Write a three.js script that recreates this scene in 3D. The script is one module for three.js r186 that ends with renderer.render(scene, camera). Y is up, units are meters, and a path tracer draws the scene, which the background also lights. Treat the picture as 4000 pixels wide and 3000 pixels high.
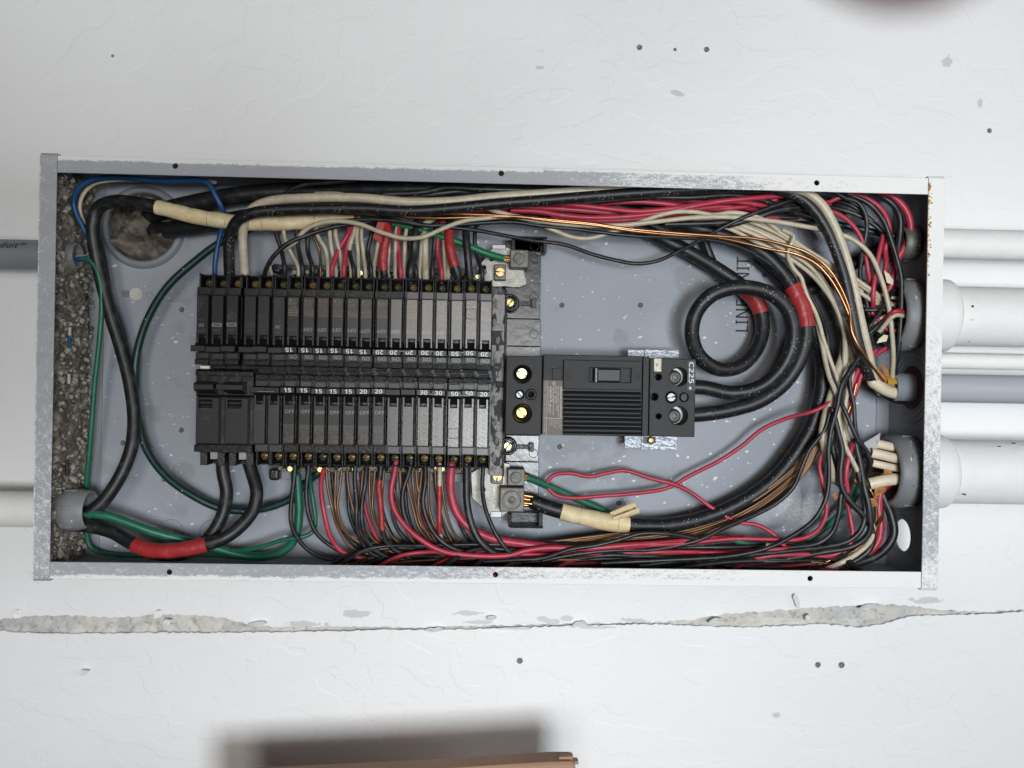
import * as THREE from 'three';
import { mergeGeometries, toCreasedNormals } from 'three/addons/utils/BufferGeometryUtils.js';
import { RoundedBoxGeometry } from 'three/addons/geometries/RoundedBoxGeometry.js';
import { MarchingCubes } from 'three/addons/objects/MarchingCubes.js';
import { RectAreaLightUniformsLib } from 'three/addons/lights/RectAreaLightUniformsLib.js';

// ---------------------------------------------------------------- camera, lamps, exposure
const scene = new THREE.Scene();
scene.background = new THREE.Color(0.012, 0.012, 0.013);
const FOCAL = 3200;                                   // photo pixels (4000 x 3000)
const camera = new THREE.PerspectiveCamera(2 * Math.atan(1500 / FOCAL) * 180 / Math.PI, 4 / 3, 0.01, 20);
camera.position.set(-0.00706, -0.00781, 0.81927);
camera.rotation.set(0.000425, -0.029472, 0.01807, 'YXZ');
camera.focus = 0.75;
camera.userData.fStop = 9;
camera.updateMatrixWorld(true);
const renderer = new THREE.WebGLRenderer({ antialias: true });
renderer.toneMapping = THREE.LinearToneMapping;
renderer.toneMappingExposure = 1;
renderer.shadowMap.enabled = true;
RectAreaLightUniformsLib.init();
function areaLamp(color, intensity, w, h, pos, aim) {
  const l = new THREE.RectAreaLight(color, intensity, w, h);
  l.position.set(...pos); l.lookAt(...aim); l.castShadow = true; scene.add(l);
  return l;
}
const KEY = { color: new THREE.Color(0.89, 0.95, 1.0), at: [0.2, -0.08, 1.5], aim: [0.08, -0.04, 0], w: 0.3, h: 0.3 };
const SIDE = { color: new THREE.Color(0.98, 0.985, 1.0), at: [1.4, 0.1, 1.3], aim: [0, 0, 0], w: 0.8, h: 0.8 };
const FILL = { color: new THREE.Color(1.0, 0.91, 0.82), at: [-0.17, 0.05, 2.2], aim: [-0.05, 0, 0], w: 0.4, h: 0.56 };  // unseen warm lamp, added to fill shade and mirror in the breaker faces
areaLamp(KEY.color, 64, KEY.w, KEY.h, KEY.at, KEY.aim);
areaLamp(FILL.color, 15, FILL.w, FILL.h, FILL.at, FILL.aim);
areaLamp(SIDE.color, 2.3, SIDE.w, SIDE.h, SIDE.at, SIDE.aim);

// ---------------------------------------------------------------- helpers
let seed = 20240607;
const rnd = () => { seed |= 0; seed = seed + 0x6D2B79F5 | 0; let t = Math.imul(seed ^ seed >>> 15, 1 | seed); t = t + Math.imul(t ^ t >>> 7, 61 | t) ^ t; return ((t ^ t >>> 14) >>> 0) / 4294967296; };
const rr = (a, b) => a + (b - a) * rnd();
const mm = 0.001;
const camM = new THREE.Matrix3().setFromMatrix4(camera.matrixWorld);
// point of the wall-parallel plane at height z (metres off the wall) that photo pixel (u, v) looks at
function P(u, v, z) {
  const d = new THREE.Vector3((u - 2000) / FOCAL, (1500 - v) / FOCAL, -1).applyMatrix3(camM);
  return camera.position.clone().addScaledVector(d, (z - camera.position.z) / d.z);
}
const used = {};
function numbered(n) { used[n] = (used[n] ?? -1) + 1; return used[n] ? `${n}_${String(used[n]).padStart(3, '0')}` : n; }
function shade(o) { o.traverse((c) => { if (c.isMesh) { c.castShadow = true; c.receiveShadow = true; } }); return o; }
function thing(name, label, category, group, pos = [0, 0, 0]) {
  const g = new THREE.Group(); g.name = numbered(name); g.position.set(...pos);
  g.userData = { label, category }; if (group) g.userData.group = group;
  scene.add(g); return g;
}
function part(parent, name, geo, mat, label) {
  const m = new THREE.Mesh(Array.isArray(geo) ? mergeGeometries(geo.map((x) => x.index ? x.toNonIndexed() : x)) : geo, mat);
  m.name = name; if (label) m.userData.label = label; m.castShadow = m.receiveShadow = true; parent.add(m); return m;
}
function solo(name, label, category, group, geo, mat) {
  const m = part(scene, numbered(name), geo, mat); m.userData = { label, category }; if (group) m.userData.group = group; return m;
}
const box = (x0, x1, y0, y1, z0, z1, r = 0) => {
  const w = Math.abs(x1 - x0), h = Math.abs(y1 - y0), d = Math.abs(z1 - z0);
  const g = r ? new RoundedBoxGeometry(w, h, d, 2, Math.min(r, w / 2.01, h / 2.01, d / 2.01)) : new THREE.BoxGeometry(w, h, d);
  return g.translate((x0 + x1) / 2, (y0 + y1) / 2, (z0 + z1) / 2);
};
// box whose front face at z1 covers the photo rectangle u0,v0 - u1,v1
function boxPx(u0, v0, u1, v1, z0, z1, r = 0) {
  const um = (u0 + u1) / 2, vm = (v0 + v1) / 2;
  return box(P(u0, vm, z1).x, P(u1, vm, z1).x, P(um, v1, z1).y, P(um, v0, z1).y, z0, z1, r);
}
const cyl = (r, h, p, axis = 'z', seg = 24, r2 = r) => {
  const g = new THREE.CylinderGeometry(r2, r, h, seg);
  if (axis === 'z') g.rotateX(Math.PI / 2); if (axis === 'x') g.rotateZ(-Math.PI / 2);
  return g.translate(p.x ?? p[0], p.y ?? p[1], p.z ?? p[2]);
};
function lathe(points, axis, p, seg = 40) {
  const g = new THREE.LatheGeometry(points.map(([r, h]) => new THREE.Vector2(Math.max(r, 1e-5), h)), seg);
  if (axis === 'z') g.rotateX(Math.PI / 2); if (axis === 'x') g.rotateZ(-Math.PI / 2); if (axis === '-x') g.rotateZ(Math.PI / 2);
  return g.translate(p[0], p[1], p[2]);
}
function polyShape(pts, holes = []) {
  const s = new THREE.Shape(pts.map(([x, y]) => new THREE.Vector2(x, y)));
  for (const h of holes) s.holes.push(new THREE.Path(h.map(([x, y]) => new THREE.Vector2(x, y))));
  return s;
}
const circle = (x, y, r, n = 24, ry = r) => Array.from({ length: n }, (_, i) => [x + r * Math.cos(-i / n * 2 * Math.PI), y + ry * Math.sin(-i / n * 2 * Math.PI)]);
const extrude = (shape, depth, z0, bevel = 0) => new THREE.ExtrudeGeometry(shape, { depth: depth - 2 * bevel, bevelEnabled: bevel > 0, bevelSize: bevel, bevelThickness: bevel, bevelOffset: -bevel, bevelSegments: 1, curveSegments: 8 }).translate(0, 0, z0 + bevel);

// two half-round pads with a real groove between them: the slotted top of a screw
function slotHead(r, gap, z0, z1) {
  const half = (s) => { const a0 = Math.asin(gap / 2 / r), pts = []; for (let i = 0; i <= 12; i++) { const a = a0 + (Math.PI - 2 * a0) * i / 12; pts.push([r * Math.cos(a), s * r * Math.sin(a)]); } return extrude(polyShape(pts), z1 - z0, z0, 0.00015); };
  return mergeGeometries([half(1), half(-1)]);
}
// value noise
const perm = new Uint8Array(512); { const p = Array.from({ length: 256 }, (_, i) => i); for (let i = 255; i > 0; i--) { const j = Math.floor(rnd() * (i + 1)); [p[i], p[j]] = [p[j], p[i]]; } for (let i = 0; i < 512; i++) perm[i] = p[i & 255]; }
function vn(x, y) {
  const xi = Math.floor(x), yi = Math.floor(y), fx = x - xi, fy = y - yi, a = xi & 255, b = yi & 255, a1 = (a + 1) & 255, b1 = (b + 1) & 255;
  const u = fx * fx * (3 - 2 * fx), v = fy * fy * (3 - 2 * fy);
  const h = (i, j) => perm[perm[i] + j] / 255;
  return (h(a, b) * (1 - u) + h(a1, b) * u) * (1 - v) + (h(a, b1) * (1 - u) + h(a1, b1) * u) * v;
}
function fbm(x, y, o = 4) { let s = 0, a = 0.5, n = 0; for (let i = 0; i < o; i++) { s += a * vn(x, y); n += a; a *= 0.5; x = x * 2.03 + 17.1; y = y * 2.03 + 9.7; } return s / n; }
const clamp = (x, a = 0, b = 1) => Math.min(b, Math.max(a, x));
const smooth = (a, b, x) => { const t = clamp((x - a) / (b - a)); return t * t * (3 - 2 * t); };
function dataTex(w, h, fn, srgb = true, repeat) {
  const d = new Uint8Array(w * h * 4);
  for (let j = 0; j < h; j++) for (let i = 0; i < w; i++) { const c = fn(i / w, j / h, i, j), k = (j * w + i) * 4; d[k] = clamp(c[0], 0, 255); d[k + 1] = clamp(c[1], 0, 255); d[k + 2] = clamp(c[2], 0, 255); d[k + 3] = 255; }
  const t = new THREE.DataTexture(d, w, h); t.magFilter = t.minFilter = THREE.LinearFilter; t.wrapS = t.wrapT = THREE.RepeatWrapping;
  if (srgb) t.colorSpace = THREE.SRGBColorSpace; if (repeat) t.repeat.set(...repeat); t.needsUpdate = true; return t;
}
function canvasTex(w, h, draw, srgb = true) {
  const c = document.createElement('canvas'); c.width = w; c.height = h; draw(c.getContext('2d'), w, h);
  const t = new THREE.CanvasTexture(c); if (srgb) t.colorSpace = THREE.SRGBColorSpace; t.wrapS = t.wrapT = THREE.RepeatWrapping; return t;
}
const std = (o) => new THREE.MeshStandardMaterial({ side: THREE.DoubleSide, ...o });
const phys = (o) => new THREE.MeshPhysicalMaterial({ side: THREE.DoubleSide, ...o });
const lin = (r, g, b) => new THREE.Color().setRGB(r, g, b);
// gives a mesh flat uv in metres taken from its x and y
function uvXY(g, sx = 1, sy = 1, ox = 0, oy = 0, ax = 'x', ay = 'y') {
  const p = g.attributes.position, k = { x: 0, y: 1, z: 2 }, uv = new Float32Array(p.count * 2);
  for (let i = 0; i < p.count; i++) { uv[i * 2] = (p.array[i * 3 + k[ax]] - ox) / sx; uv[i * 2 + 1] = (p.array[i * 3 + k[ay]] - oy) / sy; }
  g.setAttribute('uv', new THREE.BufferAttribute(uv, 2)); return g;
}
// ---------------------------------------------------------------- materials
// speckles of white paint: list of small blobs drawn on a tiling texture
function speckleTex(w, h, base, grainAmt, n, rmin, rmax, paint = [222, 222, 220], dust = 0, big = 6) {
  const ph = rnd() * 50;
  const blobs = []; for (let i = 0; i < n; i++) { const r = rmin + (rmax - rmin) * Math.pow(rnd(), 3); blobs.push([rnd() * w, rnd() * h, r, 1 + rnd() * 0.8]); }
  const mask = new Float32Array(w * h);
  for (const [x, y, r, e] of blobs) for (let j = -Math.ceil(r * 2); j <= r * 2; j++) for (let i = -Math.ceil(r * 2); i <= r * 2; i++) {
    const dd = Math.hypot(i / e, j) / r; if (dd < 1.15) { const k = ((Math.round(y) + j + h) % h) * w + ((Math.round(x) + i + w) % w); mask[k] = Math.max(mask[k], clamp((1.15 - dd) * 3)); }
  }
  return dataTex(w, h, (u, v, i, j) => {
    const g = (vn(i * 0.9 + ph, j * 0.9) - 0.5) * grainAmt + (fbm(u * big + ph, v * big, 3) - 0.5) * grainAmt * 1.3;
    const m = mask[j * w + i], d = dust * smooth(0.5, 0.75, fbm(u * big * 1.7 + 31, v * big * 1.7 + ph, 4));
    return base.map((b, c) => (b + g) * (1 - m - d * (1 - m)) + paint[c] * m + 120 * d * (1 - m));
  });
}
const wireMap = {
  black: speckleTex(256, 256, [29, 30, 31], 10, 20, 0.5, 1.8, [180, 180, 178], 0.28),
  plain: speckleTex(512, 256, [26, 27, 28], 9, 12, 0.5, 1.6, [170, 170, 168], 0.25),
  thick: speckleTex(512, 256, [25, 26, 28], 9, 110, 0.6, 2.6, [215, 215, 213], 0.2),
  red: speckleTex(256, 256, [176, 48, 68], 20, 14, 0.5, 1.6, [225, 190, 190], 0.28),
  cream: speckleTex(256, 256, [194, 183, 159], 18, 10, 0.5, 1.6, [120, 105, 80], 0.2),
  green: speckleTex(256, 256, [22, 98, 72], 12, 24, 0.5, 1.6, [190, 215, 205], 0.2),
};
const wireMat = {
  black: std({ map: wireMap.black, roughness: 0.42 }),
  thick: std({ map: wireMap.thick, roughness: 0.46 }), plain: std({ map: wireMap.plain, roughness: 0.46 }),
  darkgreen: std({ map: speckleTex(256, 256, [18, 50, 46], 8, 40, 0.5, 2, [200, 215, 210], 0.1), roughness: 0.4 }),
  red: std({ map: wireMap.red, roughness: 0.42 }),
  cream: std({ map: wireMap.cream, roughness: 0.4 }),
  green: std({ map: wireMap.green, roughness: 0.42 }),
  blue: std({ color: lin(0.012, 0.07, 0.2), roughness: 0.4 }),
  copper: std({ color: lin(0.5, 0.25, 0.12), metalness: 1, roughness: 0.36 }),
  dullcopper: std({ color: lin(0.22, 0.125, 0.07), metalness: 0.75, roughness: 0.46 }),
  redtape: std({ color: lin(0.36, 0.028, 0.03), roughness: 0.45, bumpMap: dataTex(128, 128, (u, v) => { const s = fbm(u * 6 + v * 3, v * 4, 3) * 255; return [s, s, s]; }, false), bumpScale: 0.0015 }),
  beigetape: std({ map: dataTex(512, 64, (u, v) => { const k = fbm(u * 9, v * 4, 4) - 0.5, s = fbm(u * 3 + 8, v * 2 + 3, 3); return [222 + k * 40, 208 + k * 44 - s * 10, 172 + k * 50 - s * 22]; }), roughness: 0.55 }),
  sheath: std({ map: speckleTex(256, 256, [226, 212, 186], 12, 26, 0.5, 2, [150, 90, 70], 0.05), roughness: 0.42 }),
};
const M = {
  wall: null,
  plaster: std({ color: lin(0.74, 0.74, 0.73), roughness: 0.75 }),
  concrete: std({ map: dataTex(512, 128, (u, v, i, j) => { const k = fbm(u * 40, v * 10, 4) - 0.5, p = smooth(0.7, 0.76, fbm(u * 130, v * 30, 2)), q = smooth(0.42, 0.6, fbm(u * 14 + 4, v * 3, 3)), e = (vn(i * .9, j * .9) - .5) * 18; return [(201 - q * 16) + k * 26 - p * 28 + e * .7, (197 - q * 12) + k * 26 - p * 28 + e * .7, (190 - q * 8) + k * 26 - p * 28 + e * .7]; }), roughness: 0.95, bumpMap: dataTex(512, 128, (u, v) => { const s = fbm(u * 90, v * 22, 4) * 255; return [s, s, s]; }, false), bumpScale: 0.002 }),
  dark: std({ color: lin(0.01, 0.01, 0.01), roughness: 0.8 }),
  bakelite: std({ map: dataTex(256, 256, (u, v, i, j) => { const k = (vn(i * .8, j * .8) - .5) * 8 + (fbm(u * 5, v * 5, 4) - .5) * 12; return [22 + k, 23 + k, 25 + k]; }), roughness: 0.36, bumpMap: dataTex(128, 128, (u, v) => { const s = fbm(u * 14, v * 14, 3) * 255; return [s, s, s]; }, false), bumpScale: 0.0003 }),
  base: std({ map: speckleTex(512, 512, [34, 35, 39], 14, 130, 0.6, 2.4, [225, 225, 223], 0.08), roughness: 0.26, bumpMap: dataTex(256, 256, (u, v) => { const s = fbm(u * 24, v * 24, 3) * 255; return [s, s, s]; }, false), bumpScale: 0.00012 }),
  handle: std({ color: lin(0.012, 0.012, 0.013), roughness: 0.48 }),
  brass: std({ color: lin(0.5, 0.38, 0.17), metalness: 1, roughness: 0.44 }),
  greenbrass: std({ color: lin(0.4, 0.41, 0.2), metalness: 1, roughness: 0.36 }),
  zinc: std({ color: lin(0.3, 0.31, 0.33), metalness: 1, roughness: 0.48 }),
  steel: std({ map: dataTex(256, 256, (u, v, i, j) => { const k = (vn(i * .7, j * .7) - .5) * 70 + (fbm(u * 8, v * 8, 3) - .5) * 50; return [150 + k, 148 + k, 142 + k]; }), metalness: 0.75, roughness: 0.5 }),
  lug: std({ map: speckleTex(256, 256, [112, 110, 104], 40, 60, 0.6, 2, [220, 220, 216], 0.1), metalness: 0.35, roughness: 0.55 }),
  galv: std({ map: dataTex(128, 128, (u, v) => { const k = smooth(0.35, 0.65, fbm(u * 14, v * 14, 2)) * 70; return [112 + k, 117 + k, 124 + k]; }), metalness: 0.5, roughness: 0.5 }),
  bushing: std({ map: speckleTex(256, 256, [128, 129, 131], 12, 90, 0.6, 2.6, [235, 235, 233], 0.1), roughness: 0.5 }),
  pvc: std({ map: dataTex(128, 128, (u, v, i, j) => { const k = (vn(i * .8, j * .8) - .5) * 7; return [133 + k, 138 + k, 144 + k]; }), roughness: 0.5 }),
  pipe: std({ map: dataTex(256, 256, (u, v, i, j) => { const k = (fbm(u * 9, v * 9, 4) - .5) * 7 + (vn(i * .8, j * .8) - .5) * 5; return [229 + k, 228 + k, 225 + k]; }), roughness: 0.55, bumpMap: dataTex(256, 256, (u, v) => { const s = fbm(u * 20, v * 20, 4) * 255; return [s, s, s]; }, false), bumpScale: 0.0005 }),
  putty: std({ map: dataTex(256, 256, (u, v, i, j) => { const k = (fbm(u * 12, v * 12, 5) - .5) * 110 + (vn(i, j) - .5) * 16; return [98 + k, 92 + k, 82 + k]; }), roughness: 0.95 }),
  paperbrown: std({ map: dataTex(64, 64, (u, v) => { const k = (fbm(u * 8, v * 3, 4) - .5) * 60; return [172 + k, 118 + k, 66 + k]; }), roughness: 0.75 }),
  clear: phys({ color: lin(0.8, 0.8, 0.8), transmission: 0.5, roughness: 0.6 }),
};
// grey sheet metal with white overspray; `cover(u, v)` is the share of white paint
function paintedTex(w, h, sx, sy, cover, streak = 0) {
  return dataTex(w, h, (u, v, i, j) => {
    const a = fbm(u * sx, v * sy, 4), b = vn(i * 0.8 + 5, j * 0.8), c = fbm(u * sx * 0.25 + 40, v * sy * 0.5, 4), st = streak ? fbm(u * sx * 0.35 + v * 3, v * sy * 1.3 - u * sx * 0.2, 4) : 0.5;
    const n = a * 0.34 + b * 0.4 + c * 0.12 + st * 0.14 - 0.5;
    const m = smooth(-0.035, 0.035, n * 1.25 + (cover(u, v) - 0.5) * 0.75);
    const g = (b - 0.5) * 10 + (c - 0.5) * 8;
    return [160 + g + m * (228 - 160 - g * .6), 163 + g + m * (227 - 163 - g * .6), 168 + g + m * (224 - 168 - g * .6)];
  });
}
// ---------------------------------------------------------------- the wall with its peeling paint and open joint
const WX = 1.12, WY = 0.86;     // metres covered by the wall textures
const wallHeight = new Float32Array(1536 * 1152);
const wallLine = new Float32Array(1536 * 1152);
{
  const W = 1536, H = 1152;
  for (let j = 0; j < H; j++) for (let i = 0; i < W; i++) {
    const x = i / W * WX, y = j / H * WY;
    const wx = x + 0.02 * (fbm(x * 30, y * 30, 3) - 0.5), wy = y + 0.02 * (fbm(x * 30 + 50, y * 30, 3) - 0.5);
    const f1 = fbm(wx * 7, wy * 9, 5), f2 = fbm(wx * 22 + 9, wy * 26 + 4, 4), mask = smooth(0.42, 0.6, fbm(x * 4 + 70, y * 4 + 3, 3));
    const l1 = Math.abs(((f1 * 9) % 1) - 0.5) * 2, soft = 0.02 + 0.3 * smooth(0.56, 0.42, fbm(x * 5 + 33, y * 6 + 12, 3)), t1 = smooth(0.5 - soft, 0.5 + soft, ((f1 * 5) % 1));
    const t2 = smooth(0.56, 0.575, f2) * mask;
    const brush = fbm(x * 60, y * 420, 2);
    wallHeight[j * W + i] = 0.36 * t1 + 0.3 * t2 + 0.2 * brush + 0.2 * fbm(x * 90, y * 90, 3) + 0.25 * fbm(x * 3, y * 3, 2) + 0.7 * fbm(x * 14 + 5, y * 14, 2);
    const d1 = Math.abs(((f1 * 5) % 1) - 0.5), d2 = Math.abs(f2 - 0.5675);
    const keep = smooth(0.45, 0.6, fbm(x * 11 + 20, y * 11, 2));
    wallLine[j * W + i] = Math.max(smooth(0.012, 0.003, d1) * keep * smooth(0.12, 0.04, soft), smooth(0.006, 0.0015, d2) * mask * 0.7);
  }
}
const wallChips = [[1830, 2395, 70, 10], [1860, 2432, 60, 7], [2125, 2420, 30, 12], [2165, 2428, 26, 12], [2205, 2418, 26, 12], [2480, 2425, 60, 9], [1990, 2455, 90, 6], [2330, 2452, 100, 5], [1390, 2400, 60, 14], [2640, 362, 18, 9], [2655, 372, 14, 6], [3700, 238, 20, 22], [3827, 405, 9, 20], [3030, 2795, 14, 12], [2105, 265, 22, 7], [240, 2430, 60, 16], [3620, 2345, 60, 14], [1180, 2440, 90, 12]].map(([u, v, a, b]) => { const p = P(u, v, 0); return [p.x, p.y, a / 3900, b / 3900]; });
const wallMap = dataTex(1536, 1152, (u, v, i, j) => {
  const x = u * WX - WX / 2, y = v * WY - WY / 2, k = (vn(i * .8, j * .8) - .5) * 5 + (fbm(u * 6, v * 5, 3) - .5) * 7, l = wallLine[j * 1536 + i] * 7;
  let c = 0;
  for (const [cx, cy, a, b] of wallChips) { const d = Math.hypot((x - cx) / a, (y - cy) / b); if (d < 1.6) c = Math.max(c, smooth(1.0, 0.86, d + (fbm(x * 160, y * 220, 3) - 0.5) * 1.3)); }
  return [(232 + k - l) * (1 - c) + 200 * c, (232 + k - l) * (1 - c) + 200 * c, (232 + k - l) * (1 - c) + 199 * c];
});
const wallBump = dataTex(1536, 1152, (u, v, i, j) => { const s = wallHeight[j * 1536 + i] * 125; return [s, s, s]; }, false);
M.wall = std({ map: wallMap, bumpMap: wallBump, bumpScale: 0.001, roughness: 0.5 });
// the joint under the box, where render has fallen out: ragged opening with concrete behind
const jit = (pts, a) => { const o = []; for (let i = 0; i < pts.length - 1; i++) { const [x0, y0] = pts[i], [x1, y1] = pts[i + 1], n = Math.max(2, Math.round(Math.hypot(x1 - x0, y1 - y0) / 14)); for (let k = 0; k < n; k++) o.push([x0 + (x1 - x0) * k / n, y0 + (y1 - y0) * k / n + (k ? rr(-a, a) : 0)]); } o.push(pts[pts.length - 1]); return o; };
const jointA = [...jit([[-300, 2425], [0, 2420], [110, 2408], [240, 2405], [420, 2412], [640, 2400], [760, 2402], [880, 2412], [960, 2438], [1090, 2450], [1260, 2446], [1480, 2450], [1720, 2450], [1900, 2444], [2060, 2441], [2300, 2436], [2520, 2430], [2700, 2424], [2830, 2396], [2990, 2388], [3110, 2378], [3230, 2372], [3400, 2360], [3540, 2364], [3700, 2384], [3840, 2390], [4200, 2372]], 4), ...jit([[4200, 2378], [3840, 2398], [3700, 2402], [3560, 2408], [3440, 2440], [3350, 2452], [3220, 2438], [3080, 2444], [2900, 2452], [2700, 2444], [2520, 2437], [2300, 2444], [2060, 2450], [1900, 2455], [1720, 2460], [1540, 2459], [1300, 2466], [1100, 2470], [950, 2470], [800, 2473], [550, 2472], [300, 2476], [120, 2472], [0, 2464], [-300, 2470]], 3)];
const wallHoles = [[2498, 185, 2.9], [2637, 193, 1.7], [2760, 193, 2.9], [2030, 2581, 3.2], [3195, 2597, 3.0], [3287, 2598, 3.3], [439, 218, 1.6], [3865, 510, 2.6]];
const toWall = (pts) => pts.map(([u, v]) => { const p = P(u, v, 0); return [p.x, p.y]; });
const wallShape = polyShape([[-1.3, -1.0], [1.3, -1.0], [1.3, 1.0], [-1.3, 1.0]], [toWall(jointA), ...wallHoles.map(([u, v, r]) => { const p = P(u, v, 0); return circle(p.x, p.y, r * mm, 14); })]);
const wall = new THREE.Group(); wall.name = 'wall'; wall.userData = { kind: 'structure', label: 'white painted wall with flaking paint and a broken joint under the box' }; scene.add(wall);
part(wall, 'paint_layer', uvXY(extrude(wallShape, 0.0025, -0.0025), WX, WY, -WX / 2, -WY / 2), M.wall);
{ // concrete behind the joint
  const g = new THREE.PlaneGeometry(2.4, 0.09, 900, 34), p = g.attributes.position;
  for (let i = 0; i < p.count; i++) { const x = p.getX(i), y = p.getY(i); p.setZ(i, -0.0042 + 0.004 * (fbm(x * 60 + 9, y * 90, 4) - 0.5) - 0.002 * smooth(0.6, 0.7, fbm(x * 240, y * 240, 2))); }
  const a = P(0, 2440, 0), b = P(4000, 2400, 0);
  g.rotateZ(Math.atan2(b.y - a.y, b.x - a.x)).translate(0, (a.y + b.y) / 2, 0).computeVertexNormals();
  part(wall, 'concrete_joint', uvXY(g, 0.5, 0.12), M.concrete, 'rough tan concrete showing through the broken joint');
}
for (const [u, v, r] of wallHoles) { const p = P(u, v, 0); part(wall, 'anchor_hole', lathe([[r * mm * 1.03, 0.0], [r * mm, -0.004], [r * mm * 0.7, -0.0028], [r * mm * 0.4, -0.003], [0, -0.0075]], 'z', [p.x, p.y, -0.0003], 14), M.pvc); }
part(wall, 'wall_core', box(-1.3, 1.3, -1.0, 1.0, -0.08, -0.016), M.plaster);
// curled flakes of paint along the joint
for (const [u, v, a, w] of [[3105, 2345, 1.9, 60], [2790, 2420, 0.3, 60], [620, 2395, 1.2, 36], [1010, 2432, 0.2, 70], [80, 2395, 1.4, 34], [3390, 2366, 0.1, 90], [660, 2425, 0.8, 32], [1700, 2455, 0.05, 80], [2260, 2436, 0.1, 60], [3150, 2410, 1.0, 30], [340, 2622, 0.5, 40], [1920, 2410, 0.2, 40]]) {
  const g = new THREE.PlaneGeometry(w / 3900, 0.006, 12, 4), p = g.attributes.position;
  for (let i = 0; i < p.count; i++) { const x = p.getX(i), y = p.getY(i); p.setXYZ(i, x, y * Math.sqrt(Math.max(0.04, 1 - Math.pow(x / (w / 7800), 2))) + 0.005 * (fbm(x * 140 + u, y * 90, 2) - 0.5), 0.0008 + 0.004 * smooth(-0.003, 0.003, y) + 0.0015 * fbm(x * 90 + v, 3, 2)); }
  g.rotateZ(a).computeVertexNormals(); const q = P(u, v, 0); g.translate(q.x, q.y, 0);
  part(wall, 'paint_flake', g, M.plaster);
}
// ---------------------------------------------------------------- the sheet-metal box
const BW = 0.4, BH = 0.18425, BD = 0.095, TH = 0.0016, FL = 0.0147;
const bx = thing('electrical_box', 'open grey sheet metal panel box mounted on the white wall', 'panel box');
// back sheet: grey enamel, paint spots, stencilled lettering
const backMap = (() => {
  const W = 2048, H = 1024, c = document.createElement('canvas'); c.width = W; c.height = H; const x = c.getContext('2d');
  const toC = (p) => [(p.x + BW) / (2 * BW) * W, (BH - p.y) / (2 * BH) * H];
  x.fillStyle = 'rgb(0,0,0)'; x.fillRect(0, 0, W, H);
  x.fillStyle = 'rgb(255,255,255)';
  const spot = (u, v, r, e, a) => { x.beginPath(); x.ellipse(u, v, r * e, r, a, 0, 7); x.fill(); };
  for (let i = 0; i < 3000; i++) { const px = rr(300, 3480), py = rr(800, 2250); const right = smooth(1200, 2900, px); if (rnd() > 0.22 + 0.78 * right) continue; const [u, v] = toC(P(px, py, 0)); spot(u, v, 0.6 + 2.9 * Math.pow(rnd(), 4), 1 + rnd() * (px < 2500 ? 1.6 : 0.5), -0.3); }
  for (let i = 0; i < 5000; i++) { const a = rnd() * 6.28, r = Math.sqrt(-Math.log(rnd() + 1e-6)) * 62, [u, v] = toC(P(3120 + Math.cos(a) * r * 1.5, 1985 + Math.sin(a) * r * 0.75, 0)); spot(u, v, rr(0.35, 0.75), 1, 0); }
  for (let i = 0; i < 90; i++) { const [u, v] = toC(P(rr(390, 760), rr(1100, 2050), 0)); spot(u, v, rr(0.7, 1.4), rr(1, 4), -0.1); }
  const spots = x.getImageData(0, 0, W, H).data;
  x.fillStyle = 'rgb(0,0,0)'; x.fillRect(0, 0, W, H);
  const [lu, lv] = toC(P(2920, 1302, 0)); x.save(); x.translate(lu, lv); x.rotate(-Math.PI / 2); x.scale(1.02, 1.0); x.fillStyle = 'rgb(255,255,255)'; x.font = '45px sans-serif'; x.fillText('LINE UNIT', 0, 0); x.restore();
  const letters = x.getImageData(0, 0, W, H).data;
  return dataTex(W, H, (u, v, i, j) => {
    const k = ((H - 1 - j) * W + i) * 4, s = spots[k] / 255, l = letters[k] / 255;
    const g = (vn(i * .7, j * .7) - .5) * 7 + (fbm(u * 9, v * 5, 4) - .5) * 9, d = smooth(0.62, 0.78, fbm(u * 26 + 3, v * 13, 4)) * 12;
    const b = [156 + g - d, 161 + g - d, 169 + g - d * 1.2];
    return b.map((q, n) => (q * (1 - l) + 24 * l) * (1 - s) + [228, 228, 226][n] * s);
  });
})();
const enamel = std({ map: backMap, roughness: 0.58 });
const greyPaint = std({ map: speckleTex(512, 512, [139, 143, 150], 10, 120, 0.5, 1.8, [225, 225, 223], 0.04), roughness: 0.6 });
const backHoles = [[2195, 1192], [2502, 1192], [2985, 1075], [710, 1210], [708, 1680], [2187, 1745], [640, 1872], [2418, 1965], [480, 1730]];
const backShape = polyShape([[-BW + TH, -BH + TH], [BW - TH, -BH + TH], [BW - TH, BH - TH], [-BW + TH, BH - TH]]);
for (const [u, v] of backHoles) { const p = P(u, v, 0.002); part(bx, 'rivet', lathe([[0, 0.0002], [0.0012, 0.0003], [0.0016, 0.0012], [0.0021, 0.0009], [0.0026, 0]], 'z', [p.x, p.y, 0.002], 18), M.lug); }
part(bx, 'back_panel', uvXY(extrude(backShape, 0.0015, 0.0005), 2 * BW, 2 * BH, -BW, -BH), enamel);
for (const s of [-1, 1]) part(bx, 'end_lip', uvXY(box(s * (BW - TH), s * (BW - 0.0145), -BH + TH, BH - TH, 0.002, 0.0034, 0.0003), 0.3, 0.3), greyPaint);
for (const [u, v, r] of [[670, 2080, 13], [835, 2080, 13], [900, 2080, 11], [3130, 905, 22], [3200, 905, 22], [2290, 905, 9]]) { const p = P(u, v, 0); const t = new THREE.TorusGeometry(r * mm, 0.0004, 6, 48); t.translate(p.x, p.y, 0.002); part(bx, 'knockout', t, greyPaint); }
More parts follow.
